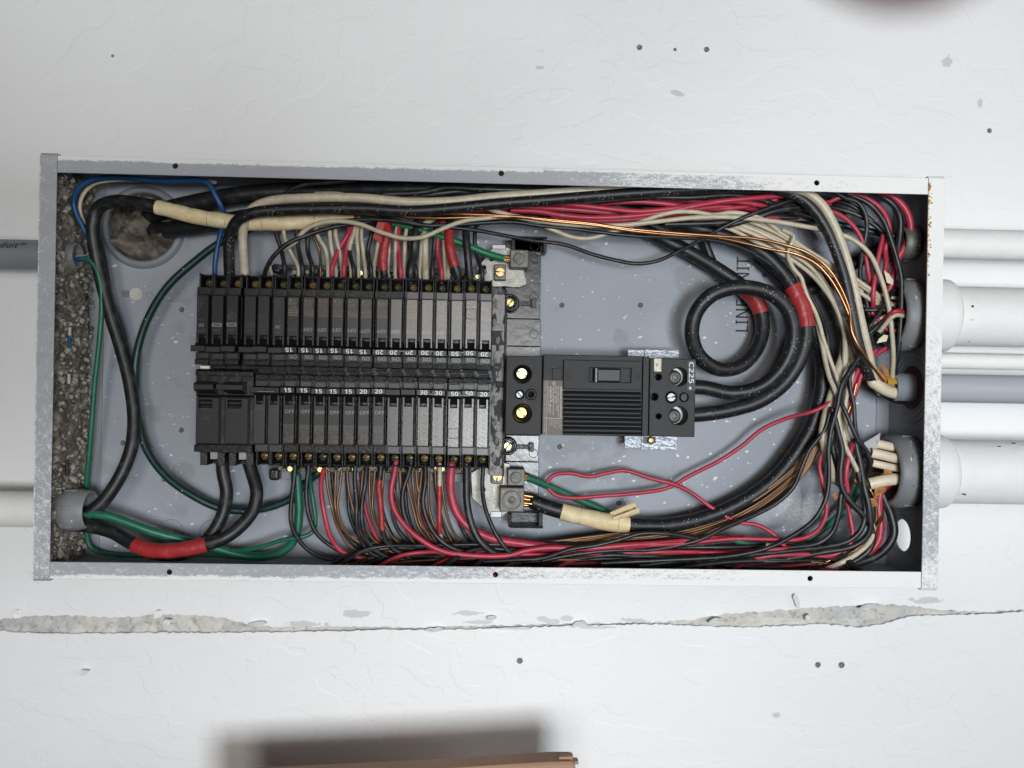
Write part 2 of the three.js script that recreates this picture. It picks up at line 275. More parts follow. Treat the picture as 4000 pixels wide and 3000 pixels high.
{ const p = P(535, 1150, 0); part(bx, 'keyhole', [extrude(polyShape(circle(p.x, p.y, 0.0062, 18)), 0.0006, 0.002), box(p.x - 0.0135, p.x - 0.002, p.y - 0.0033, p.y + 0.0033, 0.00201, 0.00255)], M.concrete, 'keyhole slot plugged with pale filler'); }
// side walls; the end walls have holes for the conduits
const endHoles = (list) => list.map(([y, z, r]) => circle(z, y, r, 32));
const rightPorts = [[0.1338, 0.05, 0.0150], [0.065, 0.048, 0.029], [-0.004, 0.047, 0.0141], [-0.0835, 0.048, 0.031], [-0.1475, 0.034, 0.0155]];
const leftPorts = [[P(345, 1000, 0.045).y, 0.045, 0.012], [-0.131, 0.05, 0.0165]];
function endWall(side, ports) {
  const s = polyShape([[0, -BH], [BD, -BH], [BD, BH], [0, BH]], endHoles(ports));
  const g = new THREE.ExtrudeGeometry(s, { depth: TH, bevelEnabled: false }).rotateY(-Math.PI / 2);   // x -> z, z -> -x
  g.translate(side > 0 ? BW : -BW + TH, 0, 0);
  return uvXY(g, 0.3, 0.3, 0, 0, 'z', 'y');
}
const dullPaint = std({ map: speckleTex(512, 512, [150, 153, 158], 14, 160, 0.5, 1.6, [210, 210, 208], 0.06), roughness: 0.7 });
part(bx, 'end_wall', endWall(1, rightPorts), dullPaint);
part(bx, 'end_wall', endWall(-1, leftPorts), dullPaint);
part(bx, 'side_wall', uvXY(box(-BW + TH, BW - TH, BH - TH, BH, 0, BD - TH), 0.3, 0.3, 0, 0, 'x', 'z'), dullPaint);
part(bx, 'side_wall', uvXY(box(-BW + TH, BW - TH, -BH, -BH + TH, 0, BD - TH), 0.3, 0.3, 0, 0, 'x', 'z'), dullPaint);
// folded front flanges
const flangeHoles = { top: [[684, 648], [1958, 677], [3191, 714]], bottom: [[661, 2235], [1935, 2245], [3165, 2260]] };
const X0 = -BW + FL, X1 = BW - FL;
function flange(name, x0, x1, y0, y1, z1, holes, tex, bump) {
  const s = polyShape([[x0, y0], [x1, y0], [x1, y1], [x0, y1]], holes.map(([u, v]) => { const p = P(u, v, BD); return circle(p.x, clamp(p.y, y0 + 0.004, y1 - 0.004), 0.0024, 16); }));
  const g = extrude(s, TH, z1 - TH, 0.0003); uvXY(g, x1 - x0, y1 - y0, x0, y0);
  part(bx, name, g, std({ map: tex, roughness: 0.58 }));
}
const edge = (v, a) => smooth(1 - a, 1 - a * 0.3, v);
flange('flange', X0 + 0.0004, X1 - 0.0004, BH - FL, BH, BD, flangeHoles.top, paintedTex(2048, 64, 240, 7, (u, v) => u < 0.55 ? 0.08 + 0.85 * edge(v + 0.1 * (fbm(u * 40, 2, 3) - 0.5), 0.42) + 0.16 * smooth(0.3, 0, Math.abs(u - 0.13) / 0.12) * fbm(u * 50, v * 4, 2) : 0.1 + 0.4 * smooth(0.53, 0.68, u) + 0.3 * smooth(0.74, 0.86, u) + 0.5 * edge(v, 0.24) + 0.22 * smooth(0.9, 0.96, u), 1));
flange('flange', X0 + 0.0004, X1 - 0.0004, -BH, -BH + FL, BD, flangeHoles.bottom, paintedTex(2048, 64, 240, 7, (u, v) => 0.22 + 0.14 * smooth(0.25, 0.4, u) + 0.32 * smooth(0.42, 0.62, u) + 0.25 * smooth(0.7, 0.9, u) + 0.6 * edge(1 - v + 0.12 * (fbm(u * 40, 8, 3) - 0.5), 0.38), 1));
flange('flange', -BW, X0, -BH, BH, BD + 0.0004, [], paintedTex(64, 1024, 7, 110, (u, v) => 0.2 + 0.18 * smooth(0.6, 0.1, v) + 0.3 * edge(1 - u, 0.1)));
flange('flange', X1, BW, -BH, BH, BD + 0.0004, [], paintedTex(64, 1024, 7, 110, (u, v) => 0.96 - 0.34 * smooth(0.86, 0.4, v) - 0.24 * smooth(0.46, 0.2, v) + 0.3 * smooth(0.12, 0.02, v)));
for (const s of [-1, 1]) for (const t of [-1, 1]) part(bx, 'corner_tab', box(s * BW, s * (BW - FL), t * (BH + 0.0022), t * (BH - 0.0004), BD - 0.007, BD - 0.0012, 0.0004), s > 0 ? M.pipe : greyPaint);
// rust along the inner edge of the right flange
{ const b = []; for (let i = 0; i < 60; i++) { const y = BH - 0.004 - Math.pow(rnd(), 1.5) * 0.085; b.push(cyl(rr(0.0003, 0.0011), 0.0004, [X1 + rr(0, 0.0035) * rnd(), y, BD + 0.0005], 'z', 7)); } part(bx, 'rust', b, std({ color: lin(0.5, 0.28, 0.05), roughness: 0.95 })).userData.kind = 'stuff'; }
part(bx, 'dark_gap_ring', lathe([[0.0142, 0], [0.0142, 0.0012], [0.0205, 0.0008], [0.0208, 0]], '-x', [BW - TH, -0.004, 0.047], 40), std({ color: lin(0.1, 0.062, 0.045), roughness: 0.95 }), 'dark rusty ring standing in for the shaded gap of the opened knockout');  // rust-brown ring, coloured dark to stand in for the shaded open gap
// ring knockouts in the right end wall, round the small conduit
for (const r of [0.0225, 0.028, 0.0335]) { const t = new THREE.TorusGeometry(r, 0.0007, 6, 56).rotateY(Math.PI / 2); t.translate(BW - TH - 0.0001, -0.004, 0.047); part(bx, 'knockout', t, dullPaint); }
for (const [y, z, r] of [[-0.1475, 0.034, 0.0195], [0.17, 0.03, 0.01]]) { const t = new THREE.TorusGeometry(r, 0.0006, 6, 48).rotateY(Math.PI / 2); t.translate(BW - TH - 0.0001, y, z); part(bx, 'knockout', t, dullPaint); }

// dried dirt crust on the left end wall
{
  const n = 90, g = new THREE.PlaneGeometry(0.084, 2 * BH - 0.006, 40, 150), p = g.attributes.position;
  for (let i = 0; i < p.count; i++) { const z = p.getX(i), y = p.getY(i); const e = smooth(0.042, 0.03, Math.abs(z)) * smooth(BH - 0.002, BH - 0.02, Math.abs(y)); p.setZ(i, 0.0004 + e * (0.003 * fbm(z * 130 + 3, y * 130, 4) + 0.0035 * smooth(0.5, 0.7, fbm(z * 60, y * 60 + 9, 3)))); }
  g.computeVertexNormals(); g.rotateY(Math.PI / 2).translate(-BW + TH, 0, 0.047);
  const dirt = std({ map: dataTex(512, 1024, (u, v, i, j) => { const k = (fbm(u * 26, v * 90, 4) - .5) * 90 + (vn(i * .8, j * .8) - .5) * 26, q = smooth(0.55, 0.7, fbm(u * 9 + 4, v * 30, 3)) * 40; return [112 + k + q, 104 + k + q, 92 + k + q]; }), roughness: 1 });
  const crust = new THREE.Group(); crust.name = 'dirt_crust'; crust.userData = { label: 'brown dirt and plaster crumbs caked on the inner end wall', category: 'dirt', kind: 'stuff' }; scene.add(crust);
  part(crust, 'crust', g, dirt).userData.kind = 'stuff';
  const geos = [0, 1, 2].map((s) => { const q = new THREE.IcosahedronGeometry(1, 1), a = q.attributes.position; for (let i = 0; i < a.count; i++) { const x = a.getX(i), y = a.getY(i), z = a.getZ(i), f = 0.7 + 0.6 * fbm(x * 2 + s * 9 + z, y * 2 + z * 1.7, 2); a.setXYZ(i, x * f, y * f, z * f); } return toCreasedNormals(q, 0.6); });
  const cm = [std({ color: lin(0.42, 0.39, 0.34), roughness: 1 }), std({ color: lin(0.26, 0.23, 0.19), roughness: 1 }), std({ color: lin(0.12, 0.1, 0.08), roughness: 1 })];
  geos.forEach((q, s) => {
    const m = new THREE.InstancedMesh(q, cm[s], 760); m.name = 'crumbs'; m.userData.kind = 'stuff'; const o = new THREE.Object3D();
    for (let i = 0; i < 760; i++) { const y = rr(-BH + 0.004, BH - 0.004), z = rr(0.006, 0.088); if (Math.hypot(y - leftPorts[0][0], z - 0.045) < 0.017 || Math.hypot(y + 0.131, z - 0.05) < 0.02) { i--; continue; } const r = 0.0005 + 0.0021 * Math.pow(rnd(), 3); o.position.set(-BW + TH + 0.0025 + r * 0.3, y, z); o.scale.set(r, r * rr(0.8, 1.5), r * rr(0.8, 1.5)); o.rotation.set(rnd() * 6, rnd() * 6, rnd() * 6); o.updateMatrix(); m.setMatrixAt(i, o.matrix); }
    m.castShadow = m.receiveShadow = true; crust.add(m);
  });
  for (const [u, v, a, l, c] of [[283, 1333, 0.25, 11, 'blue'], [270, 1300, 0, 10, 'cream'], [288, 1480, 0, 9, 'cream'], [277, 1830, 0.1, 14, 'black']]) {
    const q = P(u, v, 0.055), w = cyl(0.0016, l * mm, [0, 0, 0], 'y', 10).rotateX(a); w.translate(-BW + TH + 0.0065, q.y, 0.055);
    solo('wire_scrap', `short offcut of ${c} insulation lying on the dirt crust` + (v === 1480 ? ', the lower one' : v === 1300 ? ', beside the blue one' : ''), 'wire scrap', null, w, wireMat[c]);
  }
}

// ---------------------------------------------------------------- conduits and their fittings
function pipe(name, label, side, v, d, z, mat, opts = {}) {
  const u = side > 0 ? 3850 : 60, y = opts.y ?? P(u, v, z).y, r = d / 2 * mm, x0 = side * BW, x1 = side * 1.25;
  const t = thing(name, label, 'conduit', null, [x0, y, z]);
  const g = new THREE.CylinderGeometry(r, r, Math.abs(x1 - x0) - 0.002, 44, 1, true).rotateZ(Math.PI / 2).translate((x1 - x0) / 2, 0, 0);
  const uv = g.attributes.uv; for (let i = 0; i < uv.count; i++) uv.setXY(i, uv.getX(i) * 2 * Math.PI * r / 0.12, uv.getY(i) * 0.85 / 0.12);
  part(t, 'tube', g, mat);
  if (opts.coupling) { const [len, cd] = opts.coupling; const R = cd / 2 * mm; part(t, 'coupling', lathe([[R * 0.99, 0.001], [R, 0.002], [R, len * 0.72], [R * 0.985, len * 0.9], [r * 1.06, len], [r * 0.99, len]], side > 0 ? 'x' : '-x', [0, 0, 0], 48), opts.couplingMat ?? mat); }
  if (opts.nut) { const R = opts.nut / 2 * mm; const n = lathe([[r, 0.0005], [R, 0.001], [R * 1.02, 0.004], [R * 0.9, 0.0065], [r * 1.02, 0.0068]], side > 0 ? 'x' : '-x', [0, 0, 0], 8); part(t, 'locknut', toCreasedNormals(n, 0.5), opts.nutMat ?? M.pipe); }
  return t;
}
pipe('conduit', 'slim white painted conduit nearest the box corner, above the wide conduits', 1, 942, 28.5, 0.05, M.pipe, { y: rightPorts[0][0] });
const chip = std({ color: lin(0.06, 0.02, 0.02), roughness: 0.9 });
{ const t = pipe('conduit', 'wide white conduit with coupling between the slim conduit and the grey one', 1, 1223, 57, 0.048, M.pipe, { coupling: [0.030, 70.5], y: rightPorts[1][0] });
  for (const [u, v, w, h] of [[3809, 1195, 7, 9], [3694, 1205, 5, 19], [3795, 1250, 3, 3], [3780, 1335, 4, 3]]) { const p = P(u, v, 0.08); part(t, 'paint_chip', cyl(1, 1, [0, 0, 0], 'z', 10).scale(w / 8600, h / 8600, 0.0015).translate(p.x - BW, p.y - rightPorts[1][0], u > 3800 ? 0.0282 : 0.0338), chip); } }
pipe('conduit', 'thin white pipe low against the wall behind the bare grey conduit', 1, 1412, 16, 0.011, M.pipe, {});
pipe('conduit', 'unpainted grey conduit between the two wide white conduits', 1, 1504, 27.2, 0.047, std({ map: dataTex(128, 128, (u, v, i, j) => { const k = (vn(i * .8, j * .8) - .5) * 7; return [166 + k, 170 + k, 175 + k]; }), roughness: 0.5 }), { nut: 37, y: rightPorts[2][0] });
{ const t = pipe('conduit', 'wide white conduit with coupling just below the bare grey conduit', 1, 1838, 61, 0.048, M.pipe, { coupling: [0.029, 71], y: rightPorts[3][0] });
  for (const [u, v, w, h, z] of [[3768, 1931, 10, 6, 0.0262], [3915, 1745, 6, 4, 0.0225], [3975, 1733, 12, 5, 0.021]]) { const p = P(u, v, 0.075); part(t, 'paint_chip', cyl(1, 1, [0, 0, 0], 'z', 10).scale(w / 8600, h / 8600, 0.003).translate(p.x - BW, p.y - rightPorts[3][0], z), chip); } }
{ // lettered grey conduit on the left
  const r = 0.0137, len = 0.17, tEnd = P(96, 955, 0.0585).x + BW;
  const tex = canvasTex(1024, 256, (x, w, h) => { x.fillStyle = 'rgb(126,130,136)'; x.fillRect(0, 0, w, h); for (let i = 0; i < 5000; i++) { const k = 120 + rnd() * 16; x.fillStyle = `rgba(${k},${k},${k + 5},0.5)`; x.fillRect(rnd() * w, rnd() * h, 2, 2); } x.fillStyle = 'rgb(18,18,22)'; x.font = 'italic bold 50px sans-serif'; x.textAlign = 'right'; x.fillText('Conduit\u2122', w * (1 + tEnd / len), 104); });
  const t = pipe('conduit', 'grey plastic conduit with dark lettering, leaving the box by the blue wire', -1, 985, 27, 0.045, M.pvc, { y: leftPorts[0][0] });
  const pos = [], uv = [], idx = [], n = 30;
  for (let i = 0; i <= n; i++) for (const k of [0, 1]) { const a = -Math.PI / 2 + Math.PI * i / n; pos.push(-len + k * (len - 0.001), r * Math.sin(a), r * Math.cos(a)); uv.push(k, i / n); }
  for (let i = 0; i < n; i++) idx.push(2 * i, 2 * i + 1, 2 * i + 2, 2 * i + 1, 2 * i + 3, 2 * i + 2);
  const g = new THREE.BufferGeometry(); g.setAttribute('position', new THREE.Float32BufferAttribute(pos, 3)); g.setAttribute('uv', new THREE.Float32BufferAttribute(uv, 2)); g.setIndex(idx); g.computeVertexNormals();
  part(t, 'lettering', g, std({ map: tex, roughness: 0.5 }));
}
pipe('conduit', 'pale painted conduit leaving the box by the thick black cables', -1, 2024, 33, 0.05, M.pipe, { y: leftPorts[1][0] });

// bushings on the inside of the end walls
function bushing(label, side, [y, z], rIn, rOut, len, mat, ribs = 8) {
  const t = thing('bushing', label, 'bushing', null, [side * (BW - TH), y, z]);
  const g = lathe([[rIn, 0.002], [rIn, len * 0.9], [rIn + 0.001, len], [rIn + (rOut - rIn) * 0.55, len * 1.03], [rOut * 0.93, len * 0.92], [rOut, len * 0.7], [rOut, len * 0.3], [rOut * 0.97, 0.001], [rIn, 0.001]], side > 0 ? '-x' : 'x', [0, 0, 0], 56);
  part(t, 'ring', g, mat);
  for (let i = 0; i < ribs; i++) { const a = i / ribs * Math.PI * 2 + 0.3, b = box(-0.0014, 0.0014, 0, 0.0016, 0, len * 0.42, 0.0004); b.rotateY(side > 0 ? -Math.PI / 2 : Math.PI / 2); b.translate(side > 0 ? -len * 0.2 : len * 0.2, rOut - 0.0006, 0); b.rotateX(a); part(t, 'rib', b, mat); }
  return t;
}
bushing('small grey metal bushing at the slim conduit by the red wire ends', 1, rightPorts[0], 0.0118, 0.0165, 0.016, M.lug, 6);
bushing('large grey plastic bushing crammed with wire ends', 1, rightPorts[1], 0.0262, 0.0345, BW - P(3553, 1232, 0.078).x, M.bushing, 8);
bushing('large grey plastic bushing holding the flat cream cables', 1, [rightPorts[3][0], rightPorts[3][1]], 0.0272, 0.0350, BW - P(3528, 1850, 0.078).x, M.bushing, 8);
bushing('grey bushing on the dirty end wall with thick black cables', -1, leftPorts[1], 0.0148, 0.0192, 0.026, M.bushing, 6);
bushing('small pale bushing on the dirty end wall with the blue wire', -1, leftPorts[0], 0.0095, 0.0125, 0.008, M.bushing, 0);
{ // end of the bare grey conduit inside the box
  const [y, z] = rightPorts[2]; const t = thing('conduit_end', 'blue grey conduit stub with yellowed tape inside the ringed knockout', 'conduit', null, [BW, y, z]);
  part(t, 'tube', lathe([[0.0112, 0.0], [0.0112, 0.0215], [0.0136, 0.0215], [0.0138, 0.02], [0.0138, 0]], '-x', [0, 0, 0], 40), M.pvc);
  const tape = new THREE.CylinderGeometry(0.0108, 0.0108, 0.011, 24, 1, true, 0.3, 2.6).rotateZ(Math.PI / 2).translate(-0.0245, 0.0, 0.001); part(t, 'tape', tape, std({ color: lin(0.55, 0.33, 0.05), roughness: 0.6 }));
}
// putty-filled hole in the back at the upper left
{
  const p = P(565, 890, 0.0), t = thing('putty_plug', 'lumpy grey putty packed round the black cables in the corner', 'putty', null, [p.x, p.y, 0.002]);
  const g = new THREE.CircleGeometry(1, 64, 0, Math.PI * 2), rings = new THREE.RingGeometry(0.0001, 0.034, 72, 26), a = rings.attributes.position;
  for (let i = 0; i < a.count; i++) { const x = a.getX(i), y = a.getY(i), r = Math.hypot(x, y); a.setZ(i, smooth(0.034, 0.028, r) * (0.003 + 0.016 * smooth(0.3, 0.7, fbm(x * 42 + 4, y * 42, 3)) + 0.007 * smooth(0.48, 0.55, fbm(x * 75, y * 75 + 7, 3)))); }
  rings.computeVertexNormals(); part(t, 'putty', rings, M.putty);
  part(t, 'ring', lathe([[0.0335, 0.0], [0.0335, 0.004], [0.036, 0.0055], [0.0395, 0.004], [0.041, 0]], 'z', [0, 0, 0], 64), M.pvc);
}
// ---------------------------------------------------------------- small breakers
// print atlas: one cell per breaker face, then small cells for handle numbers and ON plates
const CW = 64, CH = 288, AW = 2048, AH = 720;
const faces = [];   // filled below, drawn once
const numCells = {};
const UP = [
  { t: 'old', big: '20', tone: 0 }, { t: 'box', big: '30A', tone: 0 }, { t: 'box', big: '30A', logo: 1, tone: 0 }, { t: 'faint', big: '20A', tone: 0 }, { t: 'faint', big: '20A', logo: 1, tone: 0 }, { t: 'old', big: '20', tone: 0 },
  { t: 'lab', n: '15', off: 0.25, bright: 1 }, { t: 'lab', n: '15' }, { t: 'lab', n: '15', brown: 1 }, { t: 'lab', n: '15' }, { t: 'lab', n: '15' }, { t: 'lab', n: '15' }, { t: 'lab', n: '20' },
  { t: 'plain', n: '20', tone: 1, pin: 1 }, { t: 'lab', n: '20', tone: 2, brown: 1 }, { t: 'plain', n: '30', tone: 3, pin: 1 }, { t: 'lab', n: '30', tone: 3, card: 1 }, { t: 'lab', n: '50', tone: 2, brown: 1, off: 0.2, pin: 1 }, { t: 'recess', n: '50', tone: 3, off: 0 }, { t: 'lab', n: '20', tone: 2, card: 1, off: 0.6 }];
const LO = [
  { t: 'faint', tone: 1, pin: 1, off: 0.2 }, { t: 'faint', tone: 1, off: 0.3 },
  { t: 'lab', n: '15' }, { t: 'lab', n: '15' }, { t: 'lab', n: '15' }, { t: 'lab', n: '15' }, { t: 'lab', n: '15' }, { t: 'lab', n: '20' }, { t: 'lab', n: '20' },
  { t: 'faint', big: '20A', logo: 1, tone: 1, off: 0.15 }, { t: 'plain', tone: 1, off: 0.1 }, { t: 'lab', n: '30', tone: 3, card: 1, off: 0.6, pin: 1 }, { t: 'plain', n: '30', tone: 3, off: 0.15 }, { t: 'recess', n: '50', tone: 3, off: 0, pin: 1 }, { t: 'lab', n: '50', tone: 3, brown: 1, off: 0 }, { t: 'lab', n: '20', tone: 3, card: 1, off: 0.3 }];
function drawFace(x, ox, oy, s) {
  const tone = s.tone ?? 0, b = [24, 30, 40, 54][tone];
  x.fillStyle = `rgb(${b},${b + 1},${b + (tone > 1 ? 0 : 4)})`; x.fillRect(ox, oy, CW, CH);
  // dust and scuffs, as they lie on the plastic
  for (let i = 0; i < 260 + tone * 260; i++) { const k = b + (rnd() - 0.45) * (16 + tone * 22), r = 0.6 + rnd() * (1 + tone * 1.3); x.fillStyle = `rgba(${k + tone * 3},${k + tone},${k},0.4)`; x.fillRect(ox + rnd() * CW, oy + rnd() * CH, r * 1.6, r); }
  const off = s.off ?? (s.t === 'faint' ? 0.15 : 0.85);
  x.textAlign = 'center';
  const txt = (t, px, cy, a, col = '172,188,200', f = '') => { x.font = `${f} ${px}px sans-serif`; x.fillStyle = `rgba(${col},${a})`; x.fillText(t, ox + CW * 0.52, oy + cy); };
  if (s.t === 'lab' || s.t === 'plain' || s.t === 'recess') txt('OFF', 29, 106, off * (tone > 1 ? 0.6 : 1));
  if (s.t === 'old') { txt('OFF', 22, 84, 0.4, '170,170,165'); txt('20', 27, 118, 0.6, '190,190,185', 'bold'); txt('c UL us', 13, 146, 0.45, '180,180,175', 'italic'); x.save(); x.translate(ox + 42, oy + 272); x.rotate(-Math.PI / 2); x.textAlign = 'left'; x.font = '9px sans-serif'; x.fillStyle = 'rgba(175,175,168,0.4)'; for (let k = 0; k < 3; k++) x.fillText(['HACR TYPE 120/240V', '40\u00b0C 10,000 AIC', 'ISSUE NO'][k], 0, -k * 11 + 10); x.restore(); }
  if (s.t === 'box') { x.fillStyle = 'rgba(150,152,150,0.72)'; x.fillRect(ox + 4, oy + 104, 52, 24); x.font = 'bold 20px sans-serif'; x.fillStyle = 'rgb(28,28,30)'; x.fillText('30A', ox + 30, oy + 123); txt('OFF', 22, 92, 0.4, '175,175,170'); }
  if (s.t === 'faint') { txt('OFF', 22, 92, 0.28, '150,148,138'); if (s.big) { x.strokeStyle = 'rgba(150,146,132,0.3)'; x.strokeRect(ox + 4, oy + 106, 54, 26); txt(s.big, 20, 127, 0.32, '150,146,132'); } }
  if (s.logo) { const a = s.t === 'box' ? 0.5 : 0.25; x.strokeStyle = `rgba(170,170,165,${a})`; x.lineWidth = 2.5; x.beginPath(); x.arc(ox + 30, oy + 164, 20, 0, 7); x.stroke(); txt('GE', 21, 172, a, '170,170,165', 'italic'); txt('\u00ae', 12, 205, a, '170,170,165'); }
  if (s.t === 'lab') {
    const ly = 174, lh = 108, ink = s.brown ? [150, 118, 84] : s.bright ? [214, 202, 178] : [176, 162, 142], bg = s.brown ? [56, 46, 38] : s.card ? [36, 32, 30] : [38, 33, 31];
    x.fillStyle = `rgb(${bg})`; x.fillRect(ox + 2, oy + ly, CW - 8, lh);
    x.fillStyle = `rgba(${ink},0.9)`; x.textAlign = 'left'; x.font = '9px sans-serif';
    const lines = ['GENERAL (GE) ELEC', 'CIRCUIT BREAKER', 'USE No 8-14 AWG', 'CU No 8-12 AL', 'TYPE TQL', '120/240 VAC', '10,000 AMP 40\u00b0C', 'LISTED  CSA', 'E-11592  LR'];
    lines.forEach((l, i) => { x.fillStyle = `rgba(${ink},${0.55 + 0.4 * rnd()})`; x.fillText(l, ox + 4 + (i > 3 && i < 7 ? 8 : 0), oy + ly + 12 + i * 11.2, CW - 12); });
    x.strokeStyle = `rgba(${ink},0.8)`; x.lineWidth = 1.6; x.beginPath(); x.arc(ox + 46, oy + ly + lh - 16, 6, 0, 7); x.stroke(); x.fillRect(ox + 3, oy + ly, CW - 10, 1.6);
  }
  if (s.t === 'lab' || s.n) { x.fillStyle = 'rgba(190,205,215,0.75)'; x.fillRect(ox + CW - 11, oy + 42, 8, 4); }
}
const cells = [...UP, ...LO];
const atlas = canvasTex(AW, AH, (x) => {
  x.fillStyle = 'rgb(24,24,26)'; x.fillRect(0, 0, AW, AH);
  cells.forEach((s, i) => { s.cell = [(i % 32) * CW, Math.floor(i / 32) * CH]; drawFace(x, s.cell[0], s.cell[1], s); });
  ['15', '20', '30', '50', '', 'ON', 'ONdim', 'ONcut', 'ONfaint'].forEach((t, i) => {
    const ox = i * 96, oy = 2 * CH + 20; numCells[t] = [ox, oy]; const on = t.startsWith('ON'), b = on ? 38 : 12; x.fillStyle = `rgb(${b},${b},${b + 2})`; x.fillRect(ox, oy, 96, 48);
    x.textAlign = 'center'; x.font = `${on ? '' : 'bold '}${on ? 46 : 54}px sans-serif`; x.fillStyle = on ? `rgba(165,180,190,${{ ON: 0.8, ONdim: 0.35, ONcut: 0.5, ONfaint: 0.12 }[t]})` : 'rgb(222,226,226)'; x.fillText(on ? 'ON' : t, ox + 48, oy + 43);
  });
});
const wornBump = dataTex(128, 128, (u, v) => { const s = (fbm(u * 3, v * 3, 3)) * 255; return [s, s, s]; }, false, [40, 14]);
const printMat = [0.38, 0.33, 0.31, 0.3].map((r, i) => phys({ ior: i ? 1.68 : 1.5, map: atlas, roughness: r, bumpMap: wornBump, bumpScale: [0.00001, 0.00003, 0.00005, 0.00006][i] }));
function cellUV(g, [ox, oy], w, h, x0, x1, y0, y1) { // geometry x0..x1, y0..y1 onto the atlas cell
  const p = g.attributes.position, uv = new Float32Array(p.count * 2);
  for (let i = 0; i < p.count; i++) { const a = clamp((p.getX(i) - x0) / (x1 - x0), 0.01, 0.99), b = clamp((p.getY(i) - y0) / (y1 - y0), 0.004, 0.996); uv[2 * i] = (ox + a * w) / AW; uv[2 * i + 1] = 1 - (oy + (1 - b) * h) / AH; }
  g.setAttribute('uv', new THREE.BufferAttribute(uv, 2)); return g;
}
const m = (a) => a.map(([x, y]) => [x * mm, y * mm]);
// side profile of the body (y outwards negative, z off the back), extruded over the width
function bodyGeo(w) {
  const prof = [[-3, 40], [-3, 73], [-7.6, 74], [-7.6, 71.5], [-14, 71], [-14, 66], [-65.4, 66], [-65.6, 71], [-73, 70.5], [-73.2, 62], [-74, 54], [-84, 50], [-86, 44], [-86, 24], [-60, 24], [-20, 34]];
  const s = polyShape(m(prof.map(([y, z]) => [z, y])));
  const g = new THREE.ExtrudeGeometry(s, { depth: w * mm, bevelEnabled: false }).rotateY(-Math.PI / 2); // (z,y) plane -> x
  return uvXY(g.translate(w / 2 * mm, 0, 0), 0.06, 0.06);
}
const faceShape = polyShape(m([[-6.1, -65.2], [3.9, -65.2], [3.9, -21.4], [1.9, -21.4], [1.9, -29.6], [-4.3, -29.6], [-4.3, -21.4], [-6.1, -21.4]]));
const G = {
  body: bodyGeo(12.9), face: extrude(faceShape, 0.0095, 0.0685, 0.0003),
  rail: box(4.1 * mm, 5.2 * mm, -65 * mm, -22 * mm, 0.066, 0.0745, 0.0002),
  shoulder: box(-6.1 * mm, 4.4 * mm, -72.6 * mm, -66.2 * mm, 0.069, 0.0722, 0.0004),
  on: box(-6 * mm, 4 * mm, -13.6 * mm, -8.4 * mm, 0.07, 0.0752, 0.0003),
  ledge: box(-6.2 * mm, 5.4 * mm, -7.2 * mm, -3.2 * mm, 0.072, 0.0752, 0.0003),
  handle: (() => { const s = polyShape(m([[68, -15.2], [86.4, -14.0], [87.2, -14.6], [87.2, -19.0], [86.2, -19.6], [79, -19.0], [74, -22.5], [70, -27], [68, -27]])); const g = new THREE.ExtrudeGeometry(s, { depth: 12.2 * mm, bevelEnabled: false }).rotateY(-Math.PI / 2); return g.translate(5.6 * mm, 0, 0); })(),
  tw: [-1, 1].map((s) => box((s > 0 ? 4.9 : -6.4) * mm, (s > 0 ? 6.3 : -5.0) * mm, -86 * mm, -73.3 * mm, 0.044, 0.0665, 0.0003)),
  tend: box(-5 * mm, 4.9 * mm, -86 * mm, -84.4 * mm, 0.044, 0.058),
  screw: (() => { const c = lathe([[0, 0.0022], [0.0028, 0.0018], [0.0036, 0.0006], [0.0036, -0.004], [0, -0.004]], 'z', [0, 0, 0], 20); return c.rotateX(0.35).translate(-0.0006, -0.0772, 0.0575); })(),
  slot: slotHead(0.0033, 0.0011, 0.0006, 0.0026).rotateZ(0.5).rotateX(0.35).translate(-0.0006, -0.0772, 0.0575),
  pin: cyl(0.0008, 0.014, [0, 0, 0], 'x', 10),
};
const numPlate = box(-5.9 * mm, 5.3 * mm, -18.9 * mm, -14.7 * mm, 0.0866, 0.08735);
const ORD = ['first', 'second', 'third', 'fourth', 'fifth', 'sixth', 'seventh', 'eighth', 'ninth', 'tenth', 'eleventh', 'twelfth', 'thirteenth', 'fourteenth', 'fifteenth', 'sixteenth', 'seventeenth', 'eighteenth', 'nineteenth', 'twentieth'];
